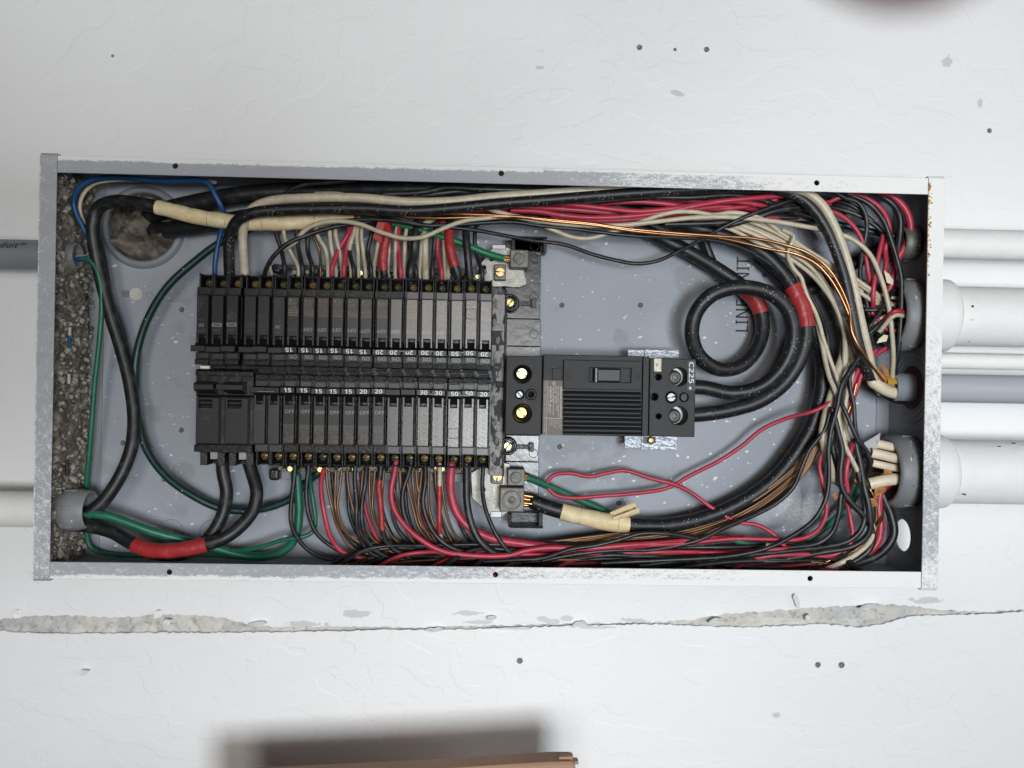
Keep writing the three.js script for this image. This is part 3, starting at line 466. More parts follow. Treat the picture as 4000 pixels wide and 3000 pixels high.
function breaker(s, x, upper, ord) {
  const bits = { lab: 'with a printed label', plain: 'with a worn blank face', recess: 'with a recessed blank plate', old: 'with fine print', box: 'marked 30A', faint: 'with faded print' }[s.t];
  const t = thing('circuit_breaker', `black breaker ${bits}, ${upper ? 'upper' : 'lower'} row, ${ORD[ord]} from the main breaker`, 'circuit breaker', upper ? 'upper row of slim breakers' : 'lower row of slim breakers', [x, upper ? 0.002 : 0, 0]);
  if (upper) t.rotation.z = Math.PI;
  t.position.z = rr(-0.0006, 0.0006); t.rotation.x = rr(-0.006, 0.006); t.rotation.y = rr(-0.004, 0.006);
  const tone = s.tone ?? 0;
  part(t, 'body', G.body, M.bakelite);
  part(t, 'face_plate', cellUV(G.face.clone(), s.cell, CW - 6, CH, -6.1 * mm, 3.9 * mm, -65.2 * mm, -21.4 * mm), printMat[tone]);
  if (s.t === 'recess') part(t, 'blank_plate', extrude(polyShape(m([[-5.9, -57.4], [3.7, -57.4], [3.7, -48], [-5.9, -48]]), [m([[-5.3, -56.8], [-5.3, -48.6], [3.1, -48.6], [3.1, -56.8]])]), 0.0008, 0.0778), M.bakelite);
  part(t, 'rail', G.rail, M.bakelite); part(t, 'shoulder', G.shoulder, tone > 1 || (!upper && tone) ? M.base2 : M.bakelite);
  const onk = s.n ? (tone > 1 && rnd() < 0.5 ? 'ONfaint' : upper ? (rnd() < 0.25 ? 'ONcut' : 'ON') : 'ONdim') : 'ONfaint';
  part(t, 'position_plate', cellUV(G.on.clone(), numCells[onk], 96, 48, -6 * mm, 4 * mm, -13.6 * mm, -8.4 * mm), printMat[0]);
  part(t, 'ledge', G.ledge, M.bakelite);
  const h = part(t, 'handle', G.handle, M.handle);
  if (s.n) part(h, 'number', cellUV(numPlate.clone(), numCells[s.n], 96, 48, -5.9 * mm, 5.3 * mm, -19.1 * mm, -14.5 * mm), printMat[0]);
  for (const w of G.tw) part(t, 'terminal_wall', w, M.bakelite); part(t, 'terminal_end', G.tend, M.bakelite);
  const sm = rnd() < 0.5 ? M.brass : M.greenbrass, sc = part(t, 'terminal_screw', G.screw, sm); part(sc, 'head', G.slot, sm);
  if (s.pin) part(t, 'handle_tie', G.pin.clone().translate(upper ? -0.0066 : 0.0066, -0.0182, 0.0865), M.zinc);
  return t;
}
M.base2 = std({ color: lin(0.05, 0.05, 0.052), roughness: 0.33 });
const upPx = [763, 820, 879, 948, 1002, 1061, 1118, 1176, 1235, 1291, 1349, 1404, 1464, 1521, 1580, 1640, 1699, 1756, 1813, 1870];
const loPx = [990, 1047, 1105, 1165, 1222, 1280, 1339, 1398, 1455, 1513, 1572, 1632, 1689, 1748, 1806, 1863];
const upX = upPx.map((u) => P(u, 1240, 0.078).x + 0.0052), loX = loPx.map((u) => P(u, 1640, 0.078).x + 0.0061);
UP.forEach((s, i) => breaker(s, upX[i], true, 19 - i));
LO.forEach((s, i) => breaker(s, loX[i], false, 15 - i));
{ // wide two-pole breaker
  const x0 = P(757, 1600, 0.078).x, x1 = P(985, 1600, 0.078).x, w = x1 - x0, t = thing('wide_breaker', 'wide two pole black breaker at the far end of the lower row', 'circuit breaker', null, [x0, 0, 0]);
  const prof = polyShape(m([[40, 1], [73, 1], [76, -1], [76, -4.5], [74, -5], [74, -22], [71, -24], [71, -66.5], [76.5, -67], [76.5, -73.5], [66, -73.5], [60, -75], [50, -75], [24, -75], [24, -20]]));
  const g = new THREE.ExtrudeGeometry(prof, { depth: w - 0.0004, bevelEnabled: false }).rotateY(-Math.PI / 2).translate(w - 0.0002, 0, 0);
  part(t, 'body', uvXY(g, 0.06, 0.06), M.bakelite);
  const faceTex = canvasTex(256, 512, (x) => { x.fillStyle = 'rgb(30,32,35)'; x.fillRect(0, 0, 256, 512); for (let i = 0; i < 3000; i++) { const k = 30 + (rnd() - .5) * 18; x.fillStyle = `rgba(${k},${k},${k + 3},0.5)`; x.fillRect(rnd() * 256, rnd() * 512, 2, 2); } x.strokeStyle = x.fillStyle = 'rgba(130,126,112,0.45)'; x.lineWidth = 3; x.font = '44px sans-serif'; x.strokeRect(62, 92, 110, 56); x.fillText('20A', 74, 136); x.beginPath(); x.arc(116, 232, 42, 0, 7); x.stroke(); x.font = 'italic 44px sans-serif'; x.fillText('GE', 84, 248); x.font = '30px sans-serif'; x.fillText('\u00ae', 40, 310); });
  const plain = canvasTex(256, 512, (x) => { x.fillStyle = 'rgb(30,32,35)'; x.fillRect(0, 0, 256, 512); for (let i = 0; i < 3000; i++) { const k = 30 + (rnd() - .5) * 18; x.fillStyle = `rgba(${k},${k},${k + 3},0.5)`; x.fillRect(rnd() * 256, rnd() * 512, 2, 2); } x.strokeStyle = 'rgba(130,126,112,0.35)'; x.lineWidth = 3; x.strokeRect(62, 92, 110, 40); });
  [0, 1].forEach((k) => {
    const a = k * w / 2 + 0.0022, b = a + w / 2 - 0.0058;
    part(t, 'face_plate', uvXY(extrude(polyShape([[a, -0.0655], [b, -0.0655], [b, -0.0245], [a, -0.0245]], [[[a + 0.002, -0.0335], [a + 0.002, -0.0265], [b - 0.006, -0.0265], [b - 0.006, -0.0335]]]), 0.0078, 0.071, 0.0004), b - a, 0.041, a, -0.0655), std({ map: k ? plain : faceTex, roughness: 0.45 }));
    part(t, 'slot_bar', new THREE.CylinderGeometry(0.0028, 0.0028, b - a - 0.009, 16).rotateZ(Math.PI / 2).translate((a + b) / 2 - 0.002, -0.0292, 0.0745), M.handle);
    const hg = polyShape(m([[70, -10], [86, -11], [87.5, -13], [87.5, -17], [84, -19], [76, -20], [70, -24]]));
    part(t, 'handle', new THREE.ExtrudeGeometry(hg, { depth: b - a - 0.003, bevelEnabled: false }).rotateY(-Math.PI / 2).translate(b - 0.0025, 0, 0), M.handle);
    part(t, 'terminal_clamp', box(a + 0.0075, a + 0.0175, -0.0815, -0.0735, 0.05, 0.062, 0.0005), M.zinc);
    part(t, 'terminal_screw', [cyl(0.0035, 0.004, [a + 0.0125, -0.0775, 0.0625], 'z', 18)], M.zinc);
    part(t, 'terminal_wall', [box(a, a + 0.0062, -0.0865, -0.0745, 0.03, 0.066, 0.0004), box(b - 0.0045, b + 0.002, -0.0865, -0.0745, 0.03, 0.066, 0.0004), box(a + 0.006, b - 0.004, -0.0865, -0.0835, 0.03, 0.05, 0.0004)], M.bakelite);
  });
  part(t, 'handle_tie', box(w / 2 - 0.004, w / 2 + 0.003, -0.0172, -0.0122, 0.08, 0.0862, 0.0005), M.handle);
}
// ---------------------------------------------------------------- the interior that carries the breakers
const inn = thing('breaker_mount', 'black plastic mounting frame with grey neutral plates behind the breakers', 'mounting frame');
{
  const bp = (u0, v0, u1, v1, z0, z1, r) => boxPx(u0, v0, u1, v1, z0 * mm, z1 * mm, r ?? 0.0006);
  // comb of bus stabs between the rows
  part(inn, 'bus_cover', box(loX[0] - 0.05, loX[15] + 0.007, -0.0035, 0.0055, 0.03, 0.058, 0.0005), M.bakelite);
  for (let i = 0; i < 20; i++) { part(inn, 'bus_stab', box(upX[i] - 0.0052, upX[i] + 0.0046, 0.0016, 0.0046, 0.058, 0.0625, 0.0003), M.bakelite); part(inn, 'bus_stab', box(upX[i] - 0.0036, upX[i] + 0.0058, -0.0026, 0.0006, 0.058, 0.0615, 0.0003), M.bakelite); }
  part(inn, 'mounting_tab', box(upX[0] - 0.004, upX[0] + 0.004, -0.002, 0.004, 0.06, 0.0665), M.plaster);
  // carrier rails behind the breakers
  part(inn, 'carrier', uvXY(box(loX[2] - 0.012, loX[15] + 0.012, -0.098, 0.098, 0.008, 0.02, 0.001), 0.12, 0.12), M.bakelite);
  // right-hand plastic base: stepped plates, from the photo
  const plates = [[1975, 940, 2112, 1245, 6, 22], [1975, 1246, 2112, 1352, 6, 26], [1975, 1353, 2112, 1450, 6, 24], [1975, 1700, 2105, 1803, 6, 26], [1975, 1804, 2105, 1960, 6, 22]];
  for (const [a, b, c, d, z0, z1] of plates) part(inn, 'base_plate', uvXY(bp(a, b, c, d, z0, z1), 0.12, 0.12), M.base);
  // strip beside the breakers with peeling white paint
  const peel = std({ map: dataTex(128, 1024, (u, v, i, j) => { const k = (fbm(u * 2, v * 14, 4) - .5), e = (vn(i * .8, j * .8) - .5) * 14, mI = smooth(-0.03, 0.03, k + 0.1 + (v > 0.3 && v < 0.42 ? -0.2 : 0) - (v > .72 && v < .8 ? .25 : 0)), b = smooth(0.6, 0.66, fbm(u * 9 + 9, v * 60, 3)); return [150 * mI + 22 * (1 - mI) + e - b * 25 * mI, 148 * mI + 22 * (1 - mI) + e - b * 34 * mI, 145 * mI + 23 * (1 - mI) + e - b * 42 * mI]; }), roughness: 0.6 });
  { const g = bp(1918, 1150, 1966, 1860, 10, 46, 0.0004); g.computeBoundingBox(); const q = g.boundingBox; part(inn, 'edge_strip', uvXY(g, q.max.x - q.min.x, q.max.y - q.min.y, q.min.x, q.min.y), peel, 'narrow strip with peeling off-white paint'); }
  for (const [u, v] of [[1938, 1190], [1930, 1260], [1945, 1330], [1925, 1420], [1928, 1560], [1934, 1650], [1940, 1720], [1930, 1790], [1926, 1830]]) { const g = new THREE.IcosahedronGeometry(1, 2), a = g.attributes.position, sx = rr(3, 6) * 0.5 * mm, sy = rr(5, 10) * 0.5 * mm; for (let i = 0; i < a.count; i++) { const f = 0.6 + 0.8 * fbm(a.getX(i) * 2 + u, a.getY(i) * 2 + v, 3); a.setXYZ(i, a.getX(i) * sx * f, a.getY(i) * sy * f, a.getZ(i) * 0.0012 * f); } g.computeVertexNormals(); const p = P(u, v, 0.046); g.translate(p.x, p.y, 0.0465); part(inn, 'paint_flake', g, M.concrete); }
  part(inn, 'slot_block', bp(1938, 1490, 1966, 1514, 40, 50), M.bakelite); part(inn, 'slot_block', bp(1938, 1770, 1966, 1800, 30, 44), M.bakelite);
  part(inn, 'divider', bp(1966, 1130, 1976, 1860, 10, 34), M.bakelite);
  // screw bosses and spring clips
  for (const [u, v, mat] of [[1993, 1182, M.brass], [1984, 1744, M.greenbrass]]) {
    const p = P(u, v, 0.036); part(inn, 'screw_boss', lathe([[0.0058, 0], [0.0058, 0.010], [0.0072, 0.0105], [0.0085, 0.0095], [0.0092, 0]], 'z', [p.x, p.y, 0.026], 32), M.base);
    const s = part(inn, 'screw', lathe([[0, 0.004], [0.003, 0.0036], [0.0044, 0.0022], [0.0046, 0]], 'z', [p.x, p.y, 0.029], 6), mat); part(s, 'head', slotHead(0.0036, 0.0013, 0.0312, 0.0336).rotateZ(0.9).translate(p.x, p.y, 0), mat);
    const q = P(u + 60, v + 2, 0.03); part(inn, 'clip', [box(q.x - 0.011, q.x - 0.0065, q.y - 0.0042, q.y + 0.0042, 0.025, 0.0345, 0.0006), box(q.x + 0.0055, q.x + 0.010, q.y - 0.0042, q.y + 0.0042, 0.025, 0.0345, 0.0006), box(q.x - 0.0066, q.x + 0.0056, q.y - 0.0022, q.y + 0.0022, 0.025, 0.030, 0.0004)], M.base);
  }
  for (const [u, v] of [[2089, 960], [2092, 1010], [2086, 1160], [2085, 1305], [2083, 1770], [2085, 1005]]) { const p = P(u, v, 0.024), t = new THREE.TorusGeometry(0.0042, 0.0003, 6, 28).translate(p.x, p.y, v < 1245 ? 0.0221 : v > 1804 ? 0.0221 : 0.0261); part(inn, 'mould_mark', t, M.base); }
  // neutral plates: speckled grey metal with holes, screws and lugs
  const plate = (pts, holes, z) => { const toM = ([u, v]) => { const p = P(u, v, z * mm); return [p.x, p.y]; }; return uvXY(extrude(polyShape(pts.map(toM).reverse(), holes.map(([u, v, r]) => { const p = P(u, v, z * mm); return circle(p.x, p.y, r * mm, 16); })), 0.002, z * mm - 0.002, 0.0002), 0.08, 0.08); };
  part(inn, 'neutral_plate', plate([[1905, 1000], [1925, 965], [1975, 965], [2030, 985], [2050, 1075], [2056, 1095], [2056, 1112], [2040, 1116], [2032, 1122], [2006, 1122], [1975, 1118], [1930, 1120], [1880, 1105], [1850, 1090], [1850, 1060]], [[1920, 1012, 2.2], [1890, 1045, 2.3], [1995, 1040, 1.8]], 30), M.steel);
  part(inn, 'neutral_plate', plate([[1840, 1848], [1920, 1800], [1990, 1812], [2010, 1950], [1995, 1990], [1955, 2022], [1915, 2010], [1845, 1945]], [[1851, 1911, 2.4], [1886, 1912, 2.6], [1975, 1925, 1.6]], 30), M.steel);
  part(inn, 'neutral_tab', bp(1915, 1998, 1960, 2022, 26, 31), M.zinc); part(inn, 'neutral_tab', bp(1922, 955, 1976, 973, 26, 31), M.zinc);
  for (const [u, v, w, h] of [[1953, 1063, 46, 62], [1942, 1862, 46, 58]]) {
    part(inn, 'clamp', bp(u - w / 2, v - h / 2, u + w / 2, v + h / 2, 30, 40, 0.0012), M.lug); const p = P(u + 1, v, 0.043);
    const s = part(inn, 'screw', lathe([[0, 0.003], [0.003, 0.0028], [0.0046, 0.0015], [0.0046, 0]], 'z', [p.x, p.y, 0.0398], 26), M.brass); part(s, 'head', slotHead(0.0042, 0.0013, 0.0405, 0.0433).rotateZ(v > 1500 ? 1.45 : -0.15).translate(p.x, p.y, 0), M.brass);
  }
  // lugs
  const lug = (u0, v0, u1, v1, z1, rs, hex) => {
    part(inn, 'lug', bp(u0, v0, u1, v1, 24, z1, 0.0012), M.lug); const p = P((u0 + u1) / 2, (v0 + v1) / 2, z1 * mm);
    const s = part(inn, 'lug_screw', lathe(hex ? [[rs, 0.0], [rs, 0.0008], [rs * 0.86, 0.0008], [rs * 0.8, -0.0005], [rs * 0.42, -0.0005], [rs * 0.36, 0.0012], [0, 0.0014]] : [[rs, 0], [rs, 0.0008], [rs * 0.85, 0.0013], [0, 0.0013]], 'z', [p.x, p.y, z1 * mm - 0.0002], 32), M.lug);
    if (!hex) part(s, 'head', slotHead(rs * 0.85, 0.0014, z1 * mm + 0.0002, z1 * mm + 0.0019).rotateZ(v0 < 1500 ? 1.4 : -0.05).translate(p.x, p.y, 0), M.lug);
  };
  lug(1992, 975, 2064, 1046, 46, 0.0056, 0); lug(1982, 1832, 2050, 1898, 46, 0.0056, 0); lug(1952, 1905, 2048, 2000, 52, 0.0092, 1);
  // angled black brackets
  part(inn, 'bracket', [bp(2000, 923, 2138, 931, 20, 44), bp(2122, 930, 2136, 985, 20, 42), bp(1998, 931, 2012, 985, 20, 40), bp(2006, 931, 2130, 985, 16, 22)], M.bakelite);
  part(inn, 'bracket', [bp(1992, 2055, 2122, 2064, 20, 44), bp(2104, 2000, 2120, 2060, 20, 42), bp(1985, 2008, 1996, 2060, 20, 40), bp(1996, 2002, 2112, 2058, 16, 22)], M.bakelite);
  // neutral bars along the outer ends of both rows, with their screws
  part(inn, 'neutral_bar', [bp(1075, 1042, 1900, 1062, 22, 34)], M.base); part(inn, 'neutral_bar', uvXY(bp(1060, 1845, 1840, 1878, 14, 24), 0.1, 0.1), M.pvc); part(inn, 'neutral_bar', bp(1085, 1826, 1840, 1844, 24, 32), M.lug);
  part(inn, 'bar_end', bp(1048, 1830, 1090, 1878, 18, 34, 0.003), M.base); part(inn, 'bar_end', bp(1058, 1030, 1096, 1066, 18, 34, 0.003), M.base);
  for (let i = 0; i < 26; i++) { const a = P(1100 + i * 28.5 + rr(-5, 5), 1838, 0.042), g = cyl(rr(0.0019, 0.0027), 0.009, [0, 0, 0], 'z', 12).rotateX(rr(-0.3, 0.3)).rotateY(rr(-0.3, 0.3)).translate(a.x, a.y + rr(0, 0.002), 0.036 + rr(-0.002, 0.003)); part(inn, 'bar_screw', g, [M.lug, M.brass, M.greenbrass, M.lug][i % 4]); const b = P(1140 + i * 29, 1064 + i * 0.55, 0.042); part(inn, 'bar_screw', cyl(rr(0.0016, 0.0024), 0.008, [0, 0, 0], 'z', 12).rotateX(rr(-0.3, 0.3)).rotateY(rr(-0.3, 0.3)).translate(b.x + rr(-0.001, 0.001), b.y + rr(0, 0.002), 0.036), [M.lug, M.greenbrass, M.lug, M.brass][i % 4]); }
}

// ---------------------------------------------------------------- the main breaker
{
  const t = thing('main_breaker', 'large black main breaker with ribbed cover and lettered brown label', 'circuit breaker');
  const bp = (u0, v0, u1, v1, z0, z1, r) => boxPx(u0, v0, u1, v1, z0 * mm, z1 * mm, r ?? 0.0006);
  const shell = std({ map: speckleTex(512, 512, [32, 34, 36], 9, 90, 0.5, 1.5, [190, 190, 188], 0.06), roughness: 0.6 });
  const gloss = std({ map: dataTex(128, 128, (u, v, i, j) => { const k = (vn(i * .8, j * .8) - .5) * 6; return [20 + k, 21 + k, 23 + k]; }), roughness: 0.58 });
  const holed = (u0, v0, u1, v1, z0, z1, holes) => { const a = P(u0, (v0 + v1) / 2, z1 * mm).x, b = P(u1, (v0 + v1) / 2, z1 * mm).x, c = P((u0 + u1) / 2, v1, z1 * mm).y, d = P((u0 + u1) / 2, v0, z1 * mm).y; return uvXY(extrude(polyShape([[a, c], [b, c], [b, d], [a, d]], holes.map(([u, v, r]) => { const p = P(u, v, z1 * mm); return circle(p.x, p.y, r * mm, 28); })), (z1 - z0) * mm, z0 * mm, 0.0007), 0.1, 0.1); };
  // terminal block next to the small breakers
  part(t, 'terminal_block', holed(1975, 1390, 2117, 1700, 44, 66, [[2041, 1462, 8.2], [2040, 1615, 8.6], [2030, 1541, 3.9], [2074, 1541, 4.6]]), shell);
  part(t, 'base', bp(1990, 1400, 2700, 1690, 6, 44, 0.001), shell);
  for (const [u, v, mat, a] of [[2038, 1459, M.greenbrass, 1.1], [2037, 1612, M.brass, 0.7]]) {
    const p = P(u, v, 0.056); const s = part(t, 'terminal_screw', lathe([[0, 0.0062], [0.0048, 0.006], [0.0052, 0.0048], [0.0062, 0.0044], [0.0064, 0.0028], [0.0072, 0.0026], [0.0072, 0]], 'z', [p.x, p.y, 0.0498], 30), mat);
    part(s, 'head', slotHead(0.0048, 0.0014, 0.0552, 0.0574).rotateZ(a + Math.PI / 2).translate(p.x, p.y, 0), mat);
  }
  { const p = P(2041, 1615, 0.05); part(t, 'rusty_washer', lathe([[0.0073, 0.0], [0.0084, 0.0], [0.0084, 0.003], [0.0073, 0.003]], 'z', [p.x, p.y, 0.0495], 30), std({ color: lin(0.2, 0.1, 0.03), roughness: 0.9 })); }
  { const p = P(2029, 1541, 0.066); const s = part(t, 'screw', lathe([[0, 0.002], [0.002, 0.0017], [0.0036, 0]], 'z', [p.x, p.y, 0.0635], 22), M.zinc); part(s, 'head', slotHead(0.003, 0.0009, 0.0642, 0.0658).rotateZ(-0.9).translate(p.x, p.y, 0), M.zinc); }
  { const p = P(2074, 1541, 0.066); part(t, 'grommet', lathe([[0.0028, -0.01], [0.0028, 0.0004], [0.0034, 0.001], [0.0045, 0.0008], [0.005, 0]], 'z', [p.x, p.y, 0.0662], 26), M.handle); }
  // middle: case, escutcheon, handle, ribs, label
  part(t, 'case', uvXY(bp(2120, 1388, 2508, 1702, 44, 68, 0.0008), 0.1, 0.1), shell);
  part(t, 'escutcheon', (() => { const z1 = 71.5, a = P(2201, 1460, z1 * mm).x, b = P(2508, 1460, z1 * mm).x, c = P(2350, 1521, z1 * mm).y, d = P(2350, 1408, z1 * mm).y, h0 = P(2302, 1465, z1 * mm), h1 = P(2465, 1495, z1 * mm), y1 = P(2380, 1437, z1 * mm).y; return extrude(polyShape([[a, c], [b, c], [b, d], [a, d]], [[[h0.x, h1.y], [h0.x, y1], [h1.x, y1], [h1.x, h1.y]].reverse()]), 0.0035, 0.068, 0.0004); })(), gloss);
  part(t, 'handle_well', bp(2304, 1440, 2464, 1493, 64, 68.4, 0.0002), gloss);
  const hd = part(t, 'handle', [bp(2332, 1440, 2426, 1492, 68, 80, 0.0015), bp(2318, 1444, 2334, 1490, 68, 73, 0.001)], M.handle); part(hd, 'handle_edge', bp(2325, 1438, 2333, 1493, 76, 80.4, 0.0004), M.pvc);
  { const s = box(-0.0042, 0.0042, -0.0036, 0.0036, 0, 0.0001); }
  // embossed words
  const embossed = (txt, u, v, mat, px, rot, w, h, z, col) => { const p = P(u, v, z), tex = canvasTex(256, 128, (x) => { x.fillStyle = 'rgb(20,21,23)'; x.fillRect(0, 0, 256, 128); x.fillStyle = col; x.textAlign = 'center'; x.font = 'bold 96px sans-serif'; x.fillText(txt, 128, 98); }), bmp = canvasTex(256, 128, (x) => { x.fillStyle = 'black'; x.fillRect(0, 0, 256, 128); x.fillStyle = 'white'; x.textAlign = 'center'; x.font = 'bold 96px sans-serif'; x.fillText(txt, 128, 98); }, false); const g = new THREE.BoxGeometry(w, h, 0.0003).rotateZ(rot).translate(p.x, p.y, z); return part(t, 'lettering', g, std({ map: tex, bumpMap: bmp, bumpScale: 0.0004, roughness: 0.58 })); };
  embossed('OFF', 2222, 1466, null, 0, -Math.PI / 2, 0.0155, 0.0088, 0.0717, 'rgb(44,46,50)');
  embossed('ON', 2492, 1466, null, 0, -Math.PI / 2, 0.0125, 0.0062, 0.0717, 'rgb(44,46,50)');
  part(t, 'window', bp(2157, 1438, 2199, 1485, 67, 69.2, 0.0004), gloss);
  for (let i = 0; i < 5; i++) { // five rounded ribs
    const v0 = 1526 + i * 34.6, a = P(2201, v0, 0.072), b = P(2505, v0, 0.072), c = P(2350, v0 + 33, 0.072), hgt = a.y - c.y; const s = new THREE.Shape(), n = 14; s.moveTo(0, 0); for (let k = 0; k <= n; k++) { const q = k / n; s.lineTo(0.0045 * Math.pow(Math.sin(Math.PI * q), 0.55) , q * hgt); } s.lineTo(0, hgt);
    const g = new THREE.ExtrudeGeometry(s, { depth: b.x - a.x, bevelEnabled: false }).rotateY(-Math.PI / 2); g.translate(b.x, (P(2350, v0 + 33, 0.072)).y, 0.0676); part(t, 'rib', toCreasedNormals(g, 0.5), gloss);
  }
  const labelTex = canvasTex(600, 300, (x, w, h) => {
    x.fillStyle = 'rgb(92,80,68)'; x.fillRect(0, 0, w, h); for (let i = 0; i < 6000; i++) { const k = rnd() * 14; x.fillStyle = `rgba(${85 + k},${73 + k},${62 + k},0.5)`; x.fillRect(rnd() * w, rnd() * h, 3, 3); }
    const ink = 'rgb(212,204,188)'; x.fillStyle = ink; x.strokeStyle = ink; x.lineWidth = 4; x.textAlign = 'left';
    x.font = 'bold 34px sans-serif'; x.fillText('GENERAL', 62, 44); x.fillText('ELECTRIC', 254, 44, 156); x.beginPath(); x.arc(234, 33, 14, 0, 7); x.stroke(); x.font = 'italic 17px sans-serif'; x.fillText('GE', 223, 39);
    x.font = '21px sans-serif'; ['AMB COMP CIRCUIT BREAKER 40\u00b0C', 'CAT. NO. TQD22200   2 POLE', '200 AMP    240 V.A.C.', 'CURRENT INTERRUPTING RATING', '   MAX. AMPS. RMS', '10,000 AMP  @  240 V.A.C', 'Use with Pressure or Listed Enclosure'].forEach((l, i) => { x.font = `${i === 5 ? 'bold 26' : i === 6 ? 17 : 21}px sans-serif`; x.fillText(l, 62, 78 + i * 24.5, 340); });
    x.beginPath(); x.arc(34, 140, 21, 0, 7); x.stroke(); x.font = 'bold 18px sans-serif'; x.fillText('SA', 22, 147);
    x.fillRect(4, 240, w - 8, 4); x.fillRect(412, 4, 4, h - 8); x.font = '18px sans-serif'; x.fillText('WT TE7M034-B     PLAINVILLE CONN    Made in U.S.A', 12, 278, 392);
    x.font = '17px sans-serif'; ['UND. LAB. INC.', 'LISTED FOR', 'USE IN', '2 POLE UNIT', 'ISSUE NO', 'W-1,587', 'E 11592 C'].forEach((l, i) => x.fillText(l, 428, 34 + i * 28, 160)); x.fillText('CSA TRANS FUSES', 428, 276, 165);
  });
  { const a = P(2121, 1588, 0.0686), b = P(2199, 1588, 0.0686), c = P(2160, 1700, 0.0686), d = P(2160, 1486, 0.0686); const w = b.x - a.x, h = d.y - c.y, g = new THREE.BoxGeometry(h, w, 0.0004).rotateZ(-Math.PI / 2).translate((a.x + b.x) / 2, (c.y + d.y) / 2, 0.0683); part(t, 'label', g, std({ map: labelTex, roughness: 0.5 }), 'brown label with fine cream print'); }
  // lug end
  part(t, 'end_strip', bp(2510, 1392, 2534, 1704, 40, 67, 0.0006), shell);
  part(t, 'lug_cover', holed(2536, 1400, 2716, 1706, 36, 66, [[2652, 1472, 8.4], [2650, 1624, 8.6], [2622, 1552, 5.2], [2672, 1552, 4.0], [2572, 1473, 2.8], [2557, 1550, 3.2], [2573, 1626, 2.4]]), shell);
  for (const [u, v] of [[2642, 1474], [2640, 1626]]) { const p = P(u, v, 0.058); part(t, 'lug_screw', lathe([[0.0024, 0.006], [0.0036, 0.0072], [0.0058, 0.006], [0.0058, 0.003], [0.0070, 0.002], [0.0070, 0]], 'z', [p.x, p.y, 0.046], 28), M.lug); part(t, 'hex_socket', cyl(0.0026, 0.002, [p.x, p.y, 0.0495], 'z', 6), M.lug); const q = P(u + 10, v, 0.05); part(t, 'lug_barrel', cyl(0.0105, 0.012, [q.x, q.y, 0.0405], 'z', 26), M.zinc); }
  { const p = P(2622, 1552, 0.06); const s = part(t, 'screw', lathe([[0, 0.0022], [0.0028, 0.0018], [0.0045, 0]], 'z', [p.x, p.y, 0.058], 24), M.zinc); part(s, 'head', slotHead(0.0038, 0.0011, 0.0588, 0.0607).rotateZ(0.25).translate(p.x, p.y, 0), M.zinc); }
  { const p = P(2672, 1552, 0.06); part(t, 'plug', cyl(0.0034, 0.004, [p.x, p.y, 0.060], 'z', 20), M.handle); }
  part(t, 'floor_plate', bp(2540, 1404, 2712, 1702, 30, 37, 0.0004), shell);
  const tag = canvasTex(128, 64, (x) => { x.fillStyle = 'rgb(226,214,190)'; x.fillRect(0, 0, 128, 64); x.fillStyle = 'rgb(60,45,40)'; x.font = 'bold 24px sans-serif'; x.fillText('200', 40, 50); x.font = '11px sans-serif'; x.fillText('TORQUE LUG SCREW', 6, 14, 116); x.fillText('TO        IN.LB', 8, 30, 110); x.strokeRect(104, 44, 16, 14); });
  { const p = P(2569, 1426, 0.0662); part(t, 'label', new THREE.BoxGeometry(0.0118, 0.0066, 0.0003).rotateZ(-Math.PI / 2).translate(p.x, p.y, 0.0663), std({ map: tag, roughness: 0.5 }), 'small cream paper label reading 200'); }
  const c225 = canvasTex(256, 96, (x) => { x.fillStyle = 'rgb(38,40,43)'; x.fillRect(0, 0, 256, 96); x.fillStyle = 'rgb(196,208,204)'; x.font = 'bold 84px sans-serif'; x.fillText('C225', 4, 78, 205); x.fillRect(222, 46, 24, 26); });
  { const p = P(2703, 1468, 0.0662); part(t, 'lettering', new THREE.BoxGeometry(0.0275, 0.0076, 0.0003).rotateZ(-Math.PI / 2).translate(p.x - 0.0006, p.y, 0.0663), std({ map: c225, roughness: 0.5 }), 'pale hand-lettered C225'); }
  // galvanised feet
  part(t, 'bracket', [bp(2452, 1366, 2504, 1404, 30, 33, 0.0003), bp(2518, 1366, 2652, 1408, 30, 33, 0.0003), bp(2503, 1366, 2519, 1404, 28, 31, 0.0003)], M.galv);
  part(t, 'bracket', [bp(2440, 1696, 2490, 1750, 30, 33, 0.0003), bp(2505, 1696, 2645, 1757, 30, 33, 0.0003), bp(2489, 1696, 2506, 1750, 28, 31, 0.0003)], M.galv);
  { const p = P(2542, 1720, 0.034); part(t, 'bolt', lathe([[0, 0.0042], [0.0022, 0.004], [0.0040, 0.0034], [0.0042, 0]], 'z', [p.x, p.y, 0.033], 6), M.brass); part(t, 'paint_patch', boxPx(2512, 1706, 2562, 1732, 0.033, 0.0333), M.concrete); }
}
// ---------------------------------------------------------------- wires and cables
// each path is a list of photo pixels u, v with a height z (mm off the wall); d is the wire's width in photo pixels
const LIM = { x: BW - TH - 0.001, y: BH - TH - 0.001 };
function wp(u, v, z, r, free) {
  let zz = z * mm, p = P(u, v, zz);
  if (!free) { for (let k = 0; k < 40 && Math.abs(p.y) > LIM.y - r && zz < 0.088; k++) { zz += 0.002; p = P(u, v, zz); } p.y = clamp(p.y, -LIM.y + r, LIM.y - r); if (free !== undefined || Math.abs(p.x) < 0.43) p.x = free === 0 ? p.x : clamp(p.x, -LIM.x + r, LIM.x - r); p.z = Math.max(p.z, 0.0022 + r); }
  return p;
}
function path(flat, r, free) { const a = []; for (let i = 0; i < flat.length; i += 3) a.push(wp(flat[i], flat[i + 1], flat[i + 2], r, free)); return new THREE.CatmullRomCurve3(a, false, 'centripetal'); }
